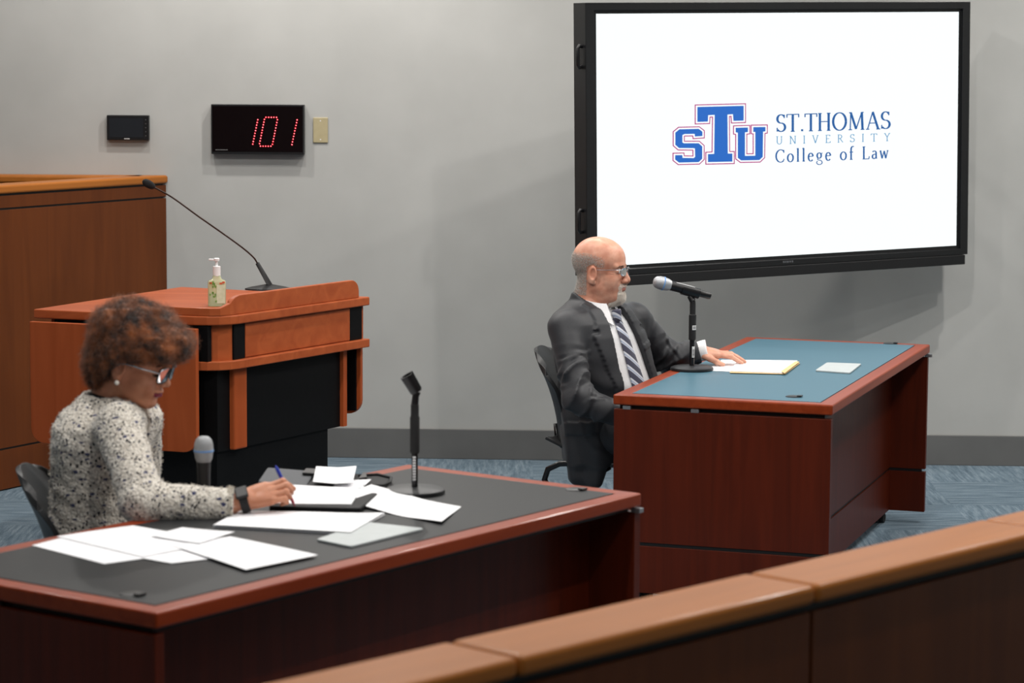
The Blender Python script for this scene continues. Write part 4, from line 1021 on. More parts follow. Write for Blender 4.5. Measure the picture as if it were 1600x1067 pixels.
# spectacles
def glasses(root, HB, H0, rim_r, ly, lz, rim, mrim, marm, sc=1.0, half=False, px=.100):
    t = D.objects.new('glasses', None); COL.objects.link(t); t.parent = root
    T = (HB, H0); sp = []
    for s in (-1, 1):
        P = []
        for k in range(28):
            a = 2*math.pi*k/28; ex = 4.0 if not half else 2.8
            cy_, sz_ = math.cos(a), math.sin(a); q = (abs(cy_)**ex+abs(sz_)**ex)**(-1/ex)
            y = s*.033+ly*q*cy_; z = -.004+lz*q*sz_; P.append((px-.004*abs(y/.06)**2*2.5, y, z))
        PW = [H0+HB@np.array(p) for p in P]
        fr_ = G().tube(PW, rim, 8, closed=True); fr_.build('rim', mrim, t_root(root), world=True, smooth=True)
        c = H0+HB@np.array((px-.002, s*.033, -.004)); g = G(); n = len(PW); off = HB@np.array([.0008, 0, 0])
        g.add([p-off for p in PW]+[p+off for p in PW], [tuple(range(n)), tuple(reversed(range(n, 2*n)))]+[(i, n+i, n+(i+1) % n, (i+1) % n) for i in range(n)]).build('lens', M_lens, t_root(root), world=True)
        hy_ = s*(.033+ly)
        A = [(px-.006, hy_, .004), (px-.012, s*(.033+ly+.006), .006), (px-.05, s*.0765, .004), (px-.095, s*.0785, .002), (px-.112, s*.077, -.004), (px-.128, s*.074, -.022)]
        G().tube([H0+HB@np.array(p) for p in A], rim*1.15, 8, flat=1.0).build('temple_arm', marm, t_root(root), world=True, smooth=True)
    B = [(px, -.033+ly, .0), (px+.004, 0, .004), (px, .033-ly, .0)]
    G().tube([H0+HB@np.array(p) for p in B], rim, 8).build('bridge', mrim, t_root(root), world=True, smooth=True)
    D.objects.remove(t)
def t_root(r): return r
M_silver = mat('polished_metal', (190, 190, 194), 0.18, 0.95)
glasses(man, HMB, HM, 0, .024, .0145, .0011, M_silver, M_silver, half=True, px=.0995)
chair((0.405, 9.57, 0), R_(-15), 'black shell chair with tubular frame the person in the suit sits on')

# ------------------------------------------------------------------ the woman
WT = R_(-14); WOo = np.array([-1.08, 6.78, 0.0])
wom = thing('person', 'curly-haired person in black and white tweed jacket and glasses, writing at the desk', 'person', WOo, WT)
WRt = rot2(WT)
def wL(p): return (np.array(p, float)-WOo)@WRt
def wW(V): return V@WRt.T+WOo
HW = aty(212, 561, 6.74); HWB = face_basis(R_(-12), R_(19), R_(3))
zw = [.42, .50, .60, .70, .80, .88, .93, .965, .985, 1.01]
wc = dict(cx=[-.04, -.035, -.03, -.026, -.024, -.022, -.020, -.012, -.005, 0], cy=[0]*10,
          a=[.115, .118, .110, .104, .106, .104, .098, .082, .064, .05], b=[.185, .185, .165, .160, .170, .178, .170, .130, .090, .06])
sR, eR, wR_ = aty(186, 664, 6.60), aty(226, 786, 6.41), aty(362, 791, 6.43)
sL, eL, wL_ = aty(222, 655, 6.93), (-1.03, 7.04, .70), (-.90, 6.92, .61)
WA = [wL(p) for p in (sR, eR, wR_)]; WB_ = [wL(p) for p in (sL, eL, wL_)]
def wtorso(P, off=0, e=2.2): return sec(P, zw, wc['cx'], wc['cy'], np.array(wc['a'])+off, np.array(wc['b'])+off, e)
def wjacket_f(P):
    d = wtorso(P, .012)
    d = su(d, cap(P, WA[0]+[0, .04, .0], WB_[0]+[0, -.04, .0], .052, .050), .05)
    arms = None
    for A, r in ((WA, (.066, .060, .046)), (WB_, (.058, .052, .042))):
        q = chain(P, A, r, .02); le = np.linalg.norm(P-V3(*A[1]), axis=1)
        q = q+np.exp(-(le/.10)**2)*.007*np.abs(np.sin(P@V3(*(A[2]-A[0]))/np.linalg.norm(A[2]-A[0])*50+2*vn(P, 12, 6)))
        arms = q if arms is None else np.minimum(arms, q)
    d = su(d, arms, .03)
    # shoulder seam roping, back fullness
    d = d+.004*vn(P, 18, 12)+.0016*vn(P, 120, 13)
    nb = wL(HW+HWB@np.array([-.045, 0, -.13])); nh = cap(P, nb-[.005, 0, .015], nb+[.0, 0, .10], .052, .062); d = ss(d, nh, .006)
    yy = np.abs(P[:, 1]); cut = np.maximum(yy-np.interp(P[:, 2], [.5, .9, 1.0], [.05, .03, .05]), -P[:, 0]+.0); d = np.maximum(d, -cut)
    for A in (WA, WB_):
        ax = (A[2]-A[1])/np.linalg.norm(A[2]-A[1]); pl = (P-V3(*(A[2]+ax*.004)))@V3(*ax); near = np.linalg.norm(P-V3(*A[2]), axis=1) < .11
        d = np.where(near, np.maximum(d, pl), d)
    return d
def tweed():
    m = mat('boucle_tweed', (214, 208, 196), 0.9, sheen=0.4); nt = m.node_tree; L = nt.links.new; b = nt.nodes['Principled BSDF']
    tc_ = N(m, 'ShaderNodeTexCoord')
    def vor(sc, seedoff, stretch=(1, 1, 1)):
        mp = N(m, 'ShaderNodeMapping'); mp.inputs['Location'].default_value = seedoff; mp.inputs['Scale'].default_value = stretch; L(tc_.outputs['Object'], mp.inputs[0])
        nz = N(m, 'ShaderNodeTexNoise'); nz.inputs['Scale'].default_value = 60; nz.inputs['Detail'].default_value = 2; L(mp.outputs[0], nz.inputs['Vector'])
        vm = N(m, 'ShaderNodeVectorMath'); vm.operation = 'MULTIPLY_ADD'; L(nz.outputs['Color'], vm.inputs[0]); vm.inputs[1].default_value = (.012, .012, .012); L(mp.outputs[0], vm.inputs[2])
        v = N(m, 'ShaderNodeTexVoronoi'); v.inputs['Scale'].default_value = sc; L(vm.outputs[0], v.inputs['Vector']); return v
    v1 = vor(110, (0, 0, 0), (1, 1, .8)); v2 = vor(130, (3, 1, 2)); v3 = vor(75, (7, 5, 1), (.7, .7, 1.3))
    base = N(m, 'ShaderNodeValToRGB'); e = base.color_ramp.elements; e[0].position = 0.1; e[0].color = (*s2l((246, 240, 228)), 1); e[1].position = 0.66; e[1].color = (*s2l((200, 192, 180)), 1)
    L(v2.outputs['Distance'], base.inputs[0])
    prev = base.outputs[0]
    for v, col, thr, ch in ((v1, (24, 24, 32), .56, 0), (v3, (48, 52, 92), .80, 1)):
        sc_ = N(m, 'ShaderNodeSeparateColor'); L(v.outputs['Color'], sc_.inputs[0])
        g_ = N(m, 'ShaderNodeMath'); g_.operation = 'GREATER_THAN'; g_.inputs[1].default_value = thr; L(sc_.outputs[ch], g_.inputs[0])
        l_ = N(m, 'ShaderNodeMath'); l_.operation = 'LESS_THAN'; l_.inputs[1].default_value = .36; L(v.outputs['Distance'], l_.inputs[0])
        mu = N(m, 'ShaderNodeMath'); mu.operation = 'MULTIPLY'; L(g_.outputs[0], mu.inputs[0]); L(l_.outputs[0], mu.inputs[1])
        mx = N(m, 'ShaderNodeMix'); mx.data_type = 'RGBA'; L(mu.outputs[0], mx.inputs[0]); L(prev, mx.inputs[6]); mx.inputs[7].default_value = (*s2l(col), 1); prev = mx.outputs[2]
    L(prev, b.inputs['Base Color'])
    bp = N(m, 'ShaderNodeBump'); bp.inputs['Distance'].default_value = .004; bp.inputs['Strength'].default_value = .8; bp.invert = True; L(v2.outputs['Distance'], bp.inputs['Height']); L(bp.outputs[0], b.inputs['Normal'])
    return m
M_tweed = tweed()
V, F = nets(wjacket_f, (-.26, -.44, .40), (.56, .34, 1.05), .0052)
jk = npmesh('jacket', V, F, M_tweed, wom, world=False)
# loose loops and fringe of the weave
p, n = sample(V, F, 9000, lambda c, nn: np.ones(len(c)), rr); n = n+.9*rr.normal(size=n.shape)
M_thread = [noisy(mat('cream_thread', (226, 218, 202), .9), (206, 198, 184), (240, 234, 222), (1, 1, 1), 60), noisy(mat('navy_thread', (34, 34, 48), .9), (22, 22, 30), (54, 56, 88), (1, 1, 1), 60)]
k = rr.random(len(p)) < .7
a, b = strands(p[k], n[k], .006*(.5+rr.random(k.sum())), .0011, rr, 3, .0016); c, e = strands(p[~k], n[~k], .005*(.5+rr.random((~k).sum())), .0011, rr, 3, .0016)
V2, F2 = join([(a, b), (c, e)]); npmesh('fringe', V2, F2, M_thread, jk, world=False, smooth=False, midx=np.r_[np.zeros(len(b)), np.ones(len(e))])
# fringed edges at collar and cuff
ax = (WA[2]-WA[1])/np.linalg.norm(WA[2]-WA[1]); Rr = frame(ax); th = rr.random(420)*6.28; p = (np.stack([np.cos(th)*.044, np.sin(th)*.044, -.012*rr.random(420)], 1))@Rr.T+WA[2]
n = (np.stack([np.cos(th), np.sin(th), .6*np.ones(420)], 1)+.4*rr.normal(size=(420, 3)))@Rr.T
V2, F2 = strands(p, n, .011, .0009, rr, 3, .001); npmesh('cuff_fringe', V2, F2, M_thread[0], jk, world=False, smooth=False)
# dark top under the jacket and collar line
def wtop_f(P):
    d = wtorso(P, -.006); nb = wL(HW+HWB@np.array([-.045, 0, -.13])); d = su(d, cap(P, nb-[.01, 0, .06], nb+[.0, 0, -.020], .050, .046), .02); return d
V2, F2 = nets(wtop_f, (-.2, -.2, .45), (.16, .2, 1.04), .007)
npmesh('blouse', V2, F2, noisy(mat('black_blouse', (22, 22, 26), .7), (19, 19, 23), (26, 26, 30), (1, 1, 1), 200), wom, world=False)
def skirt_f(P):
    d = None
    for s in (-1, 1):
        c = chain(P, [(-.05, .09*s, .53), (.36, .10*s, .53), (.38, .10*s, .08)], [.10, .075, .05], .03); d = c if d is None else su(d, c, .02)
    return d
V2, F2 = nets(skirt_f, (-.18, -.2, .05), (.48, .2, .66), .010)
npmesh('trousers', V2, F2, noisy(mat('black_trouser', (24, 24, 27), .8), (21, 21, 24), (28, 28, 31), (1, 1, 1), 200), wom, world=False)
V, F = nets(shoe_f, (-.12, -.07, -.01), (.24, .07, .14), .009)
for s in (-1, 1): npmesh('shoe', V*.9+np.array([.40, .10*s, 0]), F, M_shoe, wom, world=False)
# body
hv, hf = nets(head_field('woman'), (-.135, -.11, -.20), (.14, .11, .135), .0023); hv = hv*np.array([.97, .95, .96]); hvw = hv@HWB.T+HW
# writing hand
wf = [[(.0, .024, 0), (.036, .032, -.004), (.048, .034, -.028), (.058, .034, -.046)], [(.0, .007, .001), (.042, .014, -.004), (.050, .020, -.032), (.050, .026, -.050)],
      [(.0, -.011, .0), (.038, -.006, -.006), (.042, .002, -.036), (.030, .010, -.050)], [(-.004, -.027, -.001), (.030, -.024, -.010), (.032, -.014, -.036), (.018, -.006, -.048)]]
wt = [(-.062, .022, -.010), (-.030, .044, -.020), (.006, .050, -.034), (.038, .042, -.046)]
wh, wF = nets(hand_field(wf, wt), (-.12, -.055, -.07), (.08, .075, .035), .0019)
WHP = aty(424, 774, 6.44); fx = WHP-wR_; fx /= np.linalg.norm(fx)
# hand rolled so its little-finger edge lies on the paper and its back faces the viewer
hz = np.array([.0, -.62, .78]); hz -= fx*(hz@fx); hz /= np.linalg.norm(hz); hy = np.cross(hz, fx)
WHR = np.array([fx, hy, hz]).T; pass
wh_w = (wh*.96)@WHR.T+WHP
zmin = wh_w[:, 2].min(); lift = .7465-zmin if zmin < .7465 else 0; WHP = WHP+[0, 0, lift]; wh_w = wh_w+[0, 0, lift]
parts = [(hvw, hf), (wh_w, wF)]
fo = (np.array(wL_)-np.array(eL)); fo /= np.linalg.norm(fo); z2 = np.array([0, 0, 1.])-fo*fo[2]; z2 /= np.linalg.norm(z2)
parts.append(((fh*.93)@np.array([fo, np.cross(z2, fo), z2])+np.array(wL_)+fo*.085, fF))
nbw = HW+HWB@np.array([-.045, 0, -.13])
def wunder(P):
    d = wtorso(P, -.02); d = su(d, cap(P, (-.005, 0, .93), wL(HW+HWB@np.array([-.035, 0, -.06])), .05, .044), .02)
    for A in (WA, WB_): d = np.minimum(d, chain(P, A, [.042, .034, .023]))
    return d
a, b = nets(wunder, (-.22, -.4, .45), (.5, .3, 1.08), .010); parts.append((wW(a), b))
BV, BF = join(parts); mi = np.zeros(len(BF), np.int32); mi[:len(hf)] = skin_index(hvw/1.0, hf, HWB, HW, 'woman')
npmesh('body', BV, BF, [M_skin_w, M_lip_w], wom, True, True, mi)
# hair: a dense cloud of tight curls
M_hair = mat('auburn_curls', (84, 46, 28), 0.55, sheen=0.2); noisy(M_hair, (42, 24, 17), (176, 104, 56), (1, 1, 1), 30, 3, 0, .36, .68)
def hair_f(P):
    d = ell(P, (-.012, 0, .062), (.128, .104, .088)); d = su(d, ell(P, (.062, 0, .074), (.070, .082, .046)), .03)
    d = su(d, ell(P, (-.062, 0, .0), (.066, .084, .078)), .03); d = su(d, ell(P, (-.074, 0, -.062), (.042, .060, .060)), .03)
    d = d+.009*vn(P, 62, 31, 2)+.005*vn(P, 180, 32, 2)
    face = np.maximum(ell(P, (.085, 0, -.045), (.110, .12, .088)), 0*d-9); d = ss(d, face, .012)
    ear = ell(P, (.0, 0, -.035), (.030, .13, .045)); d = ss(d, ear, .012); return d
V2, F2 = nets(hair_f, (-.17, -.13, -.13), (.16, .13, .18), .0036)
hr = npmesh('hair', V2@HWB.T+HW, F2, M_hair, wom)
p, n = sample(V2, F2, 15000, lambda c, nn: np.ones(len(c)), rr); n = n+.7*rr.normal(size=n.shape)
V3_, F3_ = strands(p-n/np.linalg.norm(n, axis=1, keepdims=True)*.004, n, .021*(.5+.9*rr.random(len(p))), .00055, rr, 7, .0048)
npmesh('curls', V3_@HWB.T+HW, F3_, M_hair, hr)
def bw2(c, n):
    x, y, z = c[:, 0], np.abs(c[:, 1]), c[:, 2]; return ((np.abs(z-.018-.16*(y-.02)*(y < .036)+.25*np.maximum(y-.036, 0)) < .0026) & (y > .013) & (y < .046) & (x > .05))*1.0
p, n = sample(hv, hf, 900, bw2, rr); n = n*.3+np.stack([np.zeros(len(p)), np.sign(p[:, 1]), .1*np.ones(len(p))], 1)+.12*rr.normal(size=n.shape)
V2, F2 = strands(p, n, .006, .0004, rr, 2); npmesh('eyebrows', V2@HWB.T+HW, F2, mat('brow_dark', (40, 24, 18), .6), wom, True, False)
def lash(c, n):
    x, y, z = c[:, 0], np.abs(c[:, 1]), c[:, 2]; return ((np.abs(z+.0085) < .0012) & (y > .019) & (y < .042) & (x > .06))*1.0
p, n = sample(hv, hf, 260, lash, rr); n = n+np.array([0, 0, -.9]); V2, F2 = strands(p, n, .0065, .0004, rr, 2); npmesh('eyelashes', V2@HWB.T+HW, F2, M_iris, wom, True, False)
M_frame_w = mat('dark_acetate', (36, 30, 34), 0.2)
glasses(wom, HWB, HW, 0, .0265, .0215, .0024, M_frame_w, M_silver, px=.1005)
e = HW+HWB@np.array([-.006, -.0775, -.056]); G().lathe([(.0068*math.sin(a), .0068*math.cos(a)) for a in np.linspace(.03, 3.1, 12)], 16, T3(e)).build('pearl_earring', mat('pearl', (236, 230, 220), .2), wom, world=True, smooth=True)
# wrist watch
wr = WHP+WHR@np.array([-.072, 0, 0]); R = frame(WHR[:, 0], WHR[:, 2])
g = G(); ring = []
for k in range(28):
    a = 2*math.pi*k/28; ring.append((.0275*math.cos(a), .0305*math.sin(a)))
V_ = []; 
for (r, z) in ((1.0, -.011), (1.10, -.011), (1.10, .011), (1.0, .011)): V_ += [(x*r, y*r, z) for x, y in ring]
Fc = []
for q in range(4):
    for k in range(28): Fc.append((q*28+k, q*28+(k+1) % 28, ((q+1) % 4)*28+(k+1) % 28, ((q+1) % 4)*28+k))
g.add(V_, Fc, (R, wr)); wb = g.build('watch_strap', M_rubber, wom, world=True, smooth=30)
G().box((.0265, -.018, -.016), (.036, .018, .016), (R, wr)).build('watch_face', M_plastic, wb if 0 else wom, world=True, bevel=.003)
pen = G(); pt = WHP+WHR@np.array([.050, .036, -.052])*.96; pd = np.array([-.42, -.02, .90]); pd /= np.linalg.norm(pd); tip = np.array([pt[0], pt[1], .7500]); 
tip = tip+np.array([.012, -.004, 0])
pr = frame(pd)
penT = thing('pen', 'blue and red ballpoint pen held in the writing hand over the papers', 'pen', tip)
G().lathe([(.0006, 0), (.0022, .012), (.0042, .016), (.0044, .080)], 14, (pr, tip)).build('barrel', mat('pen_red', (170, 30, 60), .3), penT, world=True, smooth=30)
G().lathe([(.0046, .080), (.0048, .112), (.0040, .116), (.0026, .117), (.0026, .121)], 14, (pr, tip)).build('cap', mat('pen_blue', (40, 60, 170), .3), penT, world=True, smooth=30)
chair((-0.995, 6.76, 0), R_(0), 'black shell chair with curved back the writing person sits on')
# ------------------------------------------------------------------ papers and things on the desks
ZD = 0.7407
def sheet_obj(name, label, cat, corners, z, th=.0006, m=None, group=None, curl=None, n=9, parent=None):
    """a sheet from four photo corner points (photo order) lying at height z"""
    C = [atz(*c, z) for c in corners]; grid = []
    for i in range(n):
        u = i/(n-1); row = []
        for j in range(n):
            v = j/(n-1); p = C[0]*(1-u)*(1-v)+C[1]*u*(1-v)+C[2]*u*v+C[3]*(1-u)*v
            zz = curl(u, v) if curl else 0; row.append((p[0], p[1], z+zz))
        grid.append(row)
    g = G().sheet(grid, th); o = g.build(name, m or M_paper, parent, world=True, smooth=40)
    if label: tag(o, label, cat, group)
    return o
w1 = lambda a, b: (lambda u, v: a*(u**3)+b*(v**3)*.5)
sheet_obj('paper_sheet', 'white paper sheet at the left end, tip nearest the desk rim', 'paper', [(50, 852), (115, 836), (262, 868), (163, 881)], ZD+.0006, curl=lambda u, v: .001*u)
sheet_obj('paper_sheet', 'large white paper sheet behind the others on the left of the dark desk', 'paper', [(88, 838), (208, 821), (350, 846), (223, 870)], ZD+.0030, curl=lambda u, v: .001*math.sin(3*u))
sheet_obj('paper_sheet', 'small curled white sheet on the middle of the left paper pile', 'paper', [(236, 838), (285, 825), (367, 832), (312, 850)], ZD+.0062, curl=lambda u, v: .004*(v-.5)**2+.001)
sheet_obj('paper_sheet', 'white paper sheet at the right of the left pile, near the desk front', 'paper', [(268, 852), (360, 838), (497, 868), (384, 891)], ZD+.0050, curl=lambda u, v: .0015*math.sin(2*v))
sheet_obj('paper_sheet', 'white paper sheet peeking out under the left paper pile', 'paper', [(222, 872), (300, 848), (372, 868), (268, 880)], ZD+.0018)
# writing pad under the hand
pad = sheet_obj('writing_pad', 'white ruled writing pad under the writing hand', 'notepad', [(333, 822), (372, 800), (601, 803), (545, 834)], ZD+.0030, th=.006, n=12, curl=lambda u, v: .0025*math.sin(6*v)*u*v)
sheet_obj('cover_sheet', None, None, [(336, 820), (376, 799), (600, 801), (548, 832)], ZD+.0072, n=12, parent=None, curl=lambda u, v: .0025*math.sin(6*v)*u*v+.001*v).parent = None
o = [x for x in D.objects if x.name.startswith('cover_sheet')][0]; mwo = np.array(o.location); o.parent = pad; o.location = tuple(mwo-np.array(pad.location)); o.matrix_basis = Matrix.Translation(o.location)
# grey rounded plates
def plate(label, C, z, th=.006):
    P = [atz(*c, z) for c in C]; n = len(P); g = G(); c = sum(P)/n; rp = []
    for i in range(n):
        a, b, d = P[i-1], P[i], P[(i+1) % n]; u = (a-b)/np.linalg.norm(a-b); v = (d-b)/np.linalg.norm(d-b)
        for t in np.linspace(0, 1, 5): rp.append(b+u*.012*(1-t)**2+v*.012*t**2)
    o = g.prism([(p[0], p[1]) for p in rp], z-th, z).build('name_plate', M_plate, world=True, bevel=.0012); tag(o, label, 'plate'); return o
plate('flat satin grey plate on the dark desk in front of the writing pad', [(494, 842), (572, 815), (663, 825), (548, 853)], ZD+.006)
plate('flat satin grey plate on the blue desk right of the papers', [(1274, 578), (1292, 566), (1346, 568), (1328, 582)], ZD+.006, .006)
# big curled sheet on the right of the dark desk
sheet_obj('paper_sheet', 'curled white paper sheet under the empty microphone stand', 'paper', [(528, 776), (580, 757), (721, 781), (690, 809)], ZD+.0175, n=14, curl=lambda u, v: -.0165*min(1, v*1.7)+.010*max(0, v-.7)/.3*(1-u)*.6+.003*math.sin(5*v)*(u-.5))
# open portfolio with pad
pf = thing('portfolio', 'black zip portfolio open beneath the white pad near the writing hand', 'folder', atz(500, 790, ZD))
def flat(name, C, z0, z1, m, par, bev=.003, r=.015):
    P = [atz(*c, z1) for c in C]; rp = []; n = len(P)
    for i in range(n):
        a, b, d = P[i-1], P[i], P[(i+1) % n]; u = (a-b)/np.linalg.norm(a-b); v = (d-b)/np.linalg.norm(d-b)
        for t in np.linspace(0, 1, 5): rp.append(b+u*r*(1-t)**2+v*r*t**2)
    return G().prism([(p[0], p[1]) for p in rp], z0, z1).build(name, m, par, world=True, bevel=bev)
M_leath = noisy(mat('black_leatherette', (20, 20, 22), .6, spec=.2), (14, 14, 16), (21, 21, 23), (1, 1, 1), 200, 3, .3, bdist=.001)
M_greyfab = noisy(mat('grey_nylon', (72, 74, 78), .7), (66, 68, 72), (78, 80, 84), (1, 1, 1), 200)
flat('cover', [(420, 790), (432, 764), (592, 770), (562, 794)], ZD, ZD+.014, M_leath, pf)
c = flat('writing_pad', [(424, 786), (436, 756), (564, 763), (549, 787)], ZD+.014, ZD+.0175, M_paper, pf, .0005, .003); c['label'] = 'white pad of paper'
case = thing('document_case', 'grey nylon case lying open at the back edge of the dark desk', 'case', atz(480, 750, ZD))
flat('panel', [(403, 752), (418, 730), (492, 736), (478, 760)], ZD, ZD+.012, M_greyfab, case)
flat('panel', [(478, 758), (500, 736), (612, 744), (600, 764)], ZD, ZD+.009, M_leath, case)
g = G(); P = [atz(x, y, ZD+.012)+[0, 0, .0] for x, y in ((560, 743), (590, 741), (611, 746), (610, 753), (598, 758), (566, 760))]
g.tube(P, .004, 8).build('zip_edge', M_rubber, case, world=True, smooth=True)
flat('pen_loop', [(492, 764), (498, 757), (523, 759), (518, 766)], ZD+.009, ZD+.016, M_leath, case, .002, .004)
t = flat('mobile_phone', [(472, 738), (478, 731), (522, 734), (519, 741)], ZD+.013, ZD+.021, M_plastic, None, .002, .006); tag(t, 'small black phone lying on the grey nylon case', 'phone')
t = flat('badge_holder', [(560, 747), (568, 737), (572, 738), (573, 745)], ZD+.010, ZD+.018, M_plastic, None, .002, .003); tag(t, 'small dark clip beside the folded note card', 'clip')
sheet_obj('note_card', 'white folded note card on the case at the back of the dark desk', 'card', [(489, 755), (494, 731), (557, 730), (551, 756)], ZD+.0235, n=10, curl=lambda u, v: .004*abs(v-.55)*2)
sheet_obj('note_card', 'smaller white card below the folded note card, half tucked under', 'card', [(516, 763), (530, 751), (580, 749), (566, 762)], ZD+.0145, n=6)
# papers on the blue desk
sheet_obj('paper_sheet', 'white paper sheet under the hand on the blue desk', 'paper', [(1103, 579), (1128, 562), (1222, 563), (1200, 583)], ZD+.001)
fo = thing('paper_stack', 'stack of white papers in a tan folder on the blue desk', 'paper', atz(1200, 572, ZD))
flat('folder', [(1140, 582), (1152, 565), (1250, 567), (1227, 584)], ZD+.002, ZD+.004, M_manila, fo, .0005, .002)['label'] = 'tan folder edge'
flat('sheets', [(1142, 579), (1152, 562), (1246, 563), (1222, 582)], ZD+.004, ZD+.008, M_paper, fo, .0005, .002)
flat('folder_flap', [(1220, 580), (1243, 564), (1249, 565), (1226, 583)], ZD+.008, ZD+.0095, M_manila, fo, .0003, .001)
# ------------------------------------------------------------------ microphones and stands
M_grille = noisy(mat('silver_mesh', (168, 170, 174), .45, .6), (140, 142, 146), (196, 198, 202), (1, 1, 1), 900, 2, .6, bdist=.0008)
M_bluering = mat('blue_ring', (110, 150, 200), .4)
def mic(T, parent, L=.23, sc=1.0, tail=True, grille=M_grille):
    s = sc
    G().lathe([(.002, L+.000), (.013*s, L-.002), (.0205*s, L-.009), (.0245*s, L-.022), (.0255*s, L-.036)], 28, T).build('grille', grille, parent, world=True, smooth=40)['label'] = 'silver mesh microphone head'
    G().lathe([(.0262*s, L-.041), (.0262*s, L-.036), (.024*s, L-.0355)][::-1][::-1], 28, T).build('ring', M_bluering, parent, world=True, smooth=30)['label'] = 'thin pale blue band'
    G().lathe([(.0185*s, L-.068), (.0225*s, L-.058), (.0250*s, L-.041)], 28, T).build('lower_grille', grille, parent, world=True, smooth=40)
    G().lathe([(.012*s, .0), (.0135*s, .006), (.0135*s, .042), (.017*s, .044), (.0175*s, .09), (.0185*s, L-.068)], 24, T).build('handle', M_plastic, parent, world=True, smooth=30)
# empty stand on the dark desk
b = atz(648, 770, ZD); st = thing('microphone_stand', 'empty black desktop microphone stand on the dark desk', 'microphone stand', b)
def standbase(st, b):
    G().lathe([(.080, 0), (.0815, .004), (.080, .010), (.070, .014), (.012, .017)], 48, T3(b)).build('base', noisy(mat('cast_iron_black', (30, 31, 33), .45), (27, 28, 30), (33, 34, 36), (1, 1, 1), 200), st, world=True, smooth=35)
standbase(st, b)
def zat(py, b): return float(CAM_H-(py-(88+0))*0+0) if 0 else None
def hz_(px, py, b): return float(aty(px, py, b[1])[2])
zA, zB, zC, zD_ = hz_(648, 706, b), hz_(648, 652, b), hz_(648, 632, b), hz_(650, 600, b)
G().lathe([(.0085, .014), (.0085, zA-b[2])], 20, T3(b)).build('pole', M_tube, st, world=True, smooth=30)
G().lathe([(.0105, zA-b[2]-.004), (.013, zA-b[2]), (.013, zB-b[2]), (.011, zB-b[2]+.004), (.011, zC-b[2]), (.006, zC-b[2]+.004)], 20, T3(b)).build('clutch_sleeve', M_rubber, st, world=True, smooth=30)
cl = thing_c = G(); top_ = b+[0, 0, zC-b[2]]
cl.tube([top_, top_+[.002, 0, .022], top_+[.006, 0, .035]], [.010, .009, .010], 12)
ax = np.array([.35, -.15, 1.0]); ax = np.array([.55, -.25, .8]); ax /= np.linalg.norm(ax)
pp = top_+np.array([.006, 0, .036]); Rc = frame(np.array([-.50, -.10, .86]), (1, 0, .5))
V_ = []; Fc = []; ns = 16
for (r, zz) in ((.0185, 0), (.0185, .052), (.0145, .052), (.0145, 0)):
    for k in range(ns):
        a = R_(40+280*k/(ns-1)); rr_ = r*(1+.12*(zz > .03)); V_.append((rr_*math.cos(a), rr_*math.sin(a), zz))
for q in range(4):
    for k in range(ns-1): Fc.append((q*ns+k, q*ns+k+1, ((q+1) % 4)*ns+k+1, ((q+1) % 4)*ns+k))
Fc += [(0, ns, 2*ns, 3*ns), (4*ns-1, 3*ns-1, 2*ns-1, ns-1)]
cl.add(V_, Fc, (Rc, pp)); cl.build('microphone_clip', M_plastic, st, world=True, smooth=40)
g = G(); zz = b[2]+.035
for k in range(9): g.box((-.004, -.0093, 0), (.004, -.0080, .0052), T3((b[0]-.001, b[1], zz+k*.0075)))
g.build('lettering', M_sticker, st, world=True)['label'] = 'small white lettering up the pole'
# occupied stand on the blue desk
b = atz(1081, 578, ZD); st = thing('microphone_stand', 'black round-based microphone stand on the blue desk holding a microphone', 'microphone stand', b); standbase(st, b)
zA, zB, zC = hz_(1081, 530, b), hz_(1082, 492, b), hz_(1082, 474, b)
G().lathe([(.0095, .014), (.0095, zA-b[2])], 20, T3(b)).build('pole', M_tube, st, world=True, smooth=30)
G().lathe([(.0115, zA-b[2]-.003), (.0135, zA-b[2]), (.0140, zB-b[2]), (.011, zB-b[2]+.003), (.011, zC-b[2])], 20, T3(b)).build('clutch_sleeve', M_rubber, st, world=True, smooth=30)
for (z0, z1) in ((hz_(1081, 558, b), hz_(1081, 541, b)), (hz_(1082, 515, b), hz_(1082, 508, b))):
    g = G(); R0_ = .0100 if z0 < zA else .0145; V_ = []; n = 9
    for zz in (z0, z1):
        for k in range(n): a = R_(-95+70*k/(n-1)); V_.append((b[0]+R0_*math.cos(a), b[1]+R0_*math.sin(a), zz))
    so = g.add(V_, [(k, k+1, n+k+1, n+k) for k in range(n-1)]).build('barcode_sticker', M_sticker, st, world=True); so['label'] = 'white barcode sticker'
    g = G(); zz = z0+.004
    for wd in (2, 1, 3, 1, 2, 2, 1, 3, 1):
        if zz+wd*.0008 > z1-.003: break
        V_ = []
        for q in (zz, zz+wd*.0009):
            for k in range(n): a = R_(-85+48*k/(n-1)); V_.append((b[0]+(R0_+.0004)*math.cos(a), b[1]+(R0_+.0004)*math.sin(a), q))
        g.add(V_, [(k, k+1, n+k+1, n+k) for k in range(n-1)]); zz += wd*.0009+.0016
    if g.v: g.build('barcode_bars', M_ink, so, world=True); D.objects['barcode_bars' if 'barcode_bars' in D.objects else 'barcode_bars']
top_ = b+[0, 0, zC-b[2]]
m0 = aty(1110, 462.5, b[1]+.02); m1 = aty(1021, 439, b[1]-.02); md = m1-m0; ML = float(np.linalg.norm(md)); md /= ML; Rm = frame(md, (0, 0, 1))
mc = thing('microphone', 'black handheld microphone with silver head pointing at the bearded person', 'microphone', m0)
mic((Rm, m0), mc, ML)
G().box((.0155, -.010, ML*.30), (.0182, .010, ML*.62), (Rm, m0)).build('label_sticker', M_sticker, mc, world=True)
g = G(); g.tube([top_, top_+[0, 0, .010]], [.011, .010], 12); q = m0+md*ML*.36; g.tube([top_+[0, 0, .008], q-[0, 0, .020]], [.012, .011], 10)
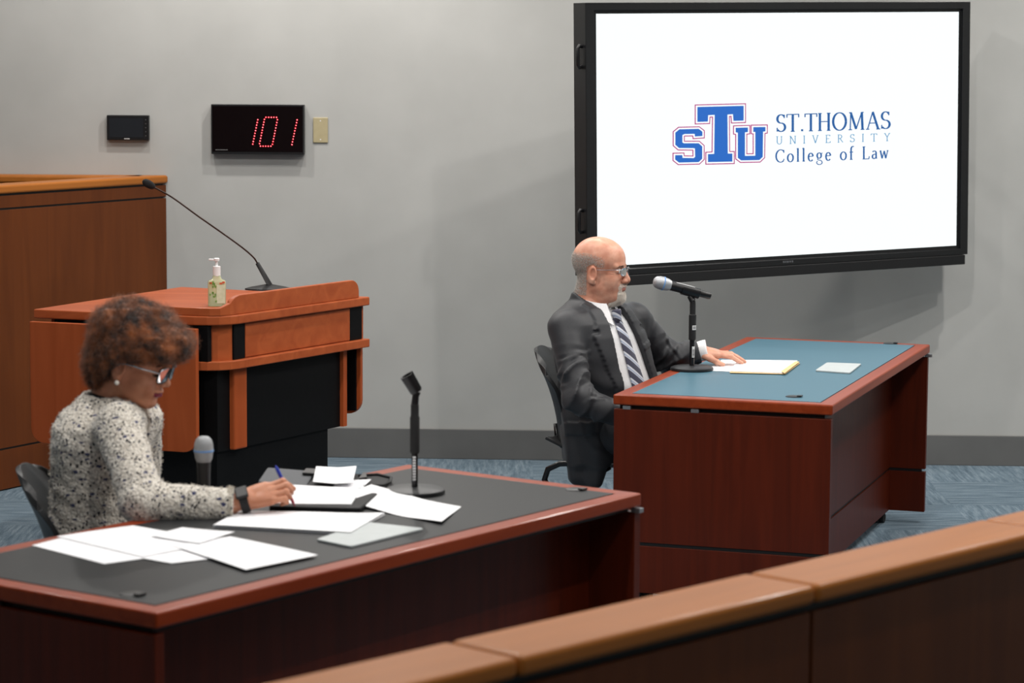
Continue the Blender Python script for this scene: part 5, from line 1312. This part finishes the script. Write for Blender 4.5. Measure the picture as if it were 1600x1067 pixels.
V_ = []; Fc = []; ns = 16
for (r, zz) in ((.0225, ML*.20), (.0225, ML*.50), (.0190, ML*.50), (.0190, ML*.20)):
    for k in range(ns): a = R_(70+220*k/(ns-1)); V_.append((r*math.cos(a), r*math.sin(a), zz))
for q_ in range(4):
    for k in range(ns-1): Fc.append((q_*ns+k, q_*ns+k+1, ((q_+1) % 4)*ns+k+1, ((q_+1) % 4)*ns+k))
Fc += [(0, ns, 2*ns, 3*ns), (4*ns-1, 3*ns-1, 2*ns-1, ns-1)]
g.add(V_, Fc, (Rm, m0)); g.build('microphone_clip', M_plastic, st, world=True, smooth=40)
# upright microphone behind the woman's arm
b = aty(319, 797, 6.58); b[2] = ZD; zt = hz_(319, 681, b)
mc = thing('microphone', 'upright black microphone with grey head standing behind the sleeve', 'microphone', b)
mic(T3(b), mc, zt-ZD, 1.0, grille=noisy(mat('grey_mesh', (150, 152, 154), .5, .2), (138, 140, 142), (166, 168, 170), (1, 1, 1), 900, 2, .4, bdist=.0006))
# gooseneck on the lectern
b = atz(420, 452.5, ZP)
gm = thing('gooseneck_microphone', 'long thin gooseneck microphone rising from the back of the lectern', 'microphone', b)
G().lathe([(.075, 0), (.074, .005), (.055, .012), (.012, .022)], 32, (np.diag([1.3, .8, 1.0]), b)).build('base', M_plastic, gm, world=True, smooth=35)
Y = b[1]; P = [aty(x, y, Y+dy) for x, y, dy in ((422, 446, 0), (402, 411, -.01), (396, 402, -.015), (380, 388, -.03), (350, 366, -.05), (310, 338, -.08), (270, 309, -.10), (240, 292, -.12))]
G().tube([b+[0.004, 0, .015], P[0], P[1]], [.013, .011, .0085], 12).build('grip', M_rubber, gm, world=True, smooth=True)
# smooth neck
def crom(P, n=6):
    P = [2*P[0]-P[1]]+list(P)+[2*P[-1]-P[-2]]; out = []
    for i in range(1, len(P)-2):
        for k in range(n):
            t = k/n; a, b_, c, d = P[i-1:i+3]; out.append(.5*((2*b_)+(-a+c)*t+(2*a-5*b_+4*c-d)*t*t+(-a+3*b_-3*c+d)*t**3))
    out.append(P[-2]); return out
G().tube(crom([np.array(p) for p in P[1:]]), .0034, 8).build('neck', mat('neck_bronze', (52, 40, 34), .3, .6), gm, world=True, smooth=True)
e0 = np.array(P[-1]); ed = np.array(P[-1])-np.array(P[-2]); ed /= np.linalg.norm(ed); G().lathe([(.005, -.006), (.011, .0), (.0155, .012), (.0165, .028), (.013, .042), (.005, .050)], 20, (frame(ed), e0)).build('foam_windscreen', noisy(mat('foam_black', (24, 24, 25), .95), (18, 18, 19), (30, 30, 31), (1, 1, 1), 500, 2, .6, bdist=.001), gm, world=True, smooth=True)
# hand sanitiser
b = atz(339, 478, ZP); t = thing('sanitizer_bottle', 'clear pump bottle of hand gel standing on the lectern', 'bottle', b)
S_ = lambda py: float(aty(339, py, b[1])[2]-b[2])
hb = S_(436); nk = S_(430); ct = S_(416); pt_ = S_(403); wB = .034; R = rot2(R_(10))
def rsec(w, d, z, n=28): return [((abs(math.cos(a))**.55)*math.copysign(w, math.cos(a)), (abs(math.sin(a))**.55)*math.copysign(d, math.sin(a)), z) for a in [2*math.pi*k/n for k in range(n)]]
def loft(rows, m, name, lab=None):
    n = len(rows[0]); V_ = [p for r in rows for p in r]; Fc = [(i*n+k, i*n+(k+1) % n, (i+1)*n+(k+1) % n, (i+1)*n+k) for i in range(len(rows)-1) for k in range(n)]
    Fc += [tuple(reversed(range(n))), tuple((len(rows)-1)*n+k for k in range(n))]; o = G().add(V_, Fc, (R, b)).build(name, m, t, world=True, smooth=50)
    if lab: o['label'] = lab
    return o
M_bot = mat('clear_gel', (216, 232, 196), .12, trans=.55, ior=1.3); 
loft([rsec(wB*.94, .02, 0), rsec(wB, .022, .004), rsec(wB, .022, hb*.88), rsec(wB*.92, .020, hb*.95), rsec(wB*.55, .015, hb), rsec(.013, .013, nk)], M_bot, 'bottle')
G().box((-.002, -.0232, hb*.12), (wB*.86, -.0222, hb*.80), (R, b)).build('product_label', noisy(mat('label_pale_green', (196, 206, 176), .5), (188, 200, 168), (206, 214, 188), (1, 1, 1), 60), t, world=True)['label'] = 'pale green product label'
g = G(); rl = np.random.default_rng(5)
for k in range(11): x = -.031+.027*rl.random(); z = hb*(.15+.68*rl.random()); g.lathe([(.0035+.003*rl.random(), 0), (.002, .0006)], 7, (R, b+R@np.array([x, -.0222, z])), None) if 0 else g.box((x, -.0232, z), (x+.004+.004*rl.random(), -.0220, z+.006+.008*rl.random()), (R, b))
g.build('leaf_print', noisy(mat('leaf_green', (96, 140, 62), .5), (80, 126, 50), (120, 160, 80), (1, 1, 1), 80), t, world=True)['label'] = 'green leaf print'
g = G()
for (x, z) in ((-.024, .84), (.024, .86), (.014, .82)): g.box((x-.005, -.0232, hb*z), (x+.005, -.0221, hb*z+.007), (R, b))
g.build('fruit_print', mat('fruit_red', (196, 92, 62), .5), t, world=True)
G().lathe([(.0125, nk-.004), (.0145, nk-.002), (.0145, ct), (.006, ct+.001), (.0045, ct+.003), (.0045, pt_-.012), (.010, pt_-.011), (.011, pt_-.003), (.008, pt_)], 20, T3(b)).build('pump', M_sticker, t, world=True, smooth=35)
G().box((-.030, -.004, pt_-.010), (.004, .004, pt_-.003), T3(b)).build('nozzle', M_sticker, t, world=True, bevel=.002)
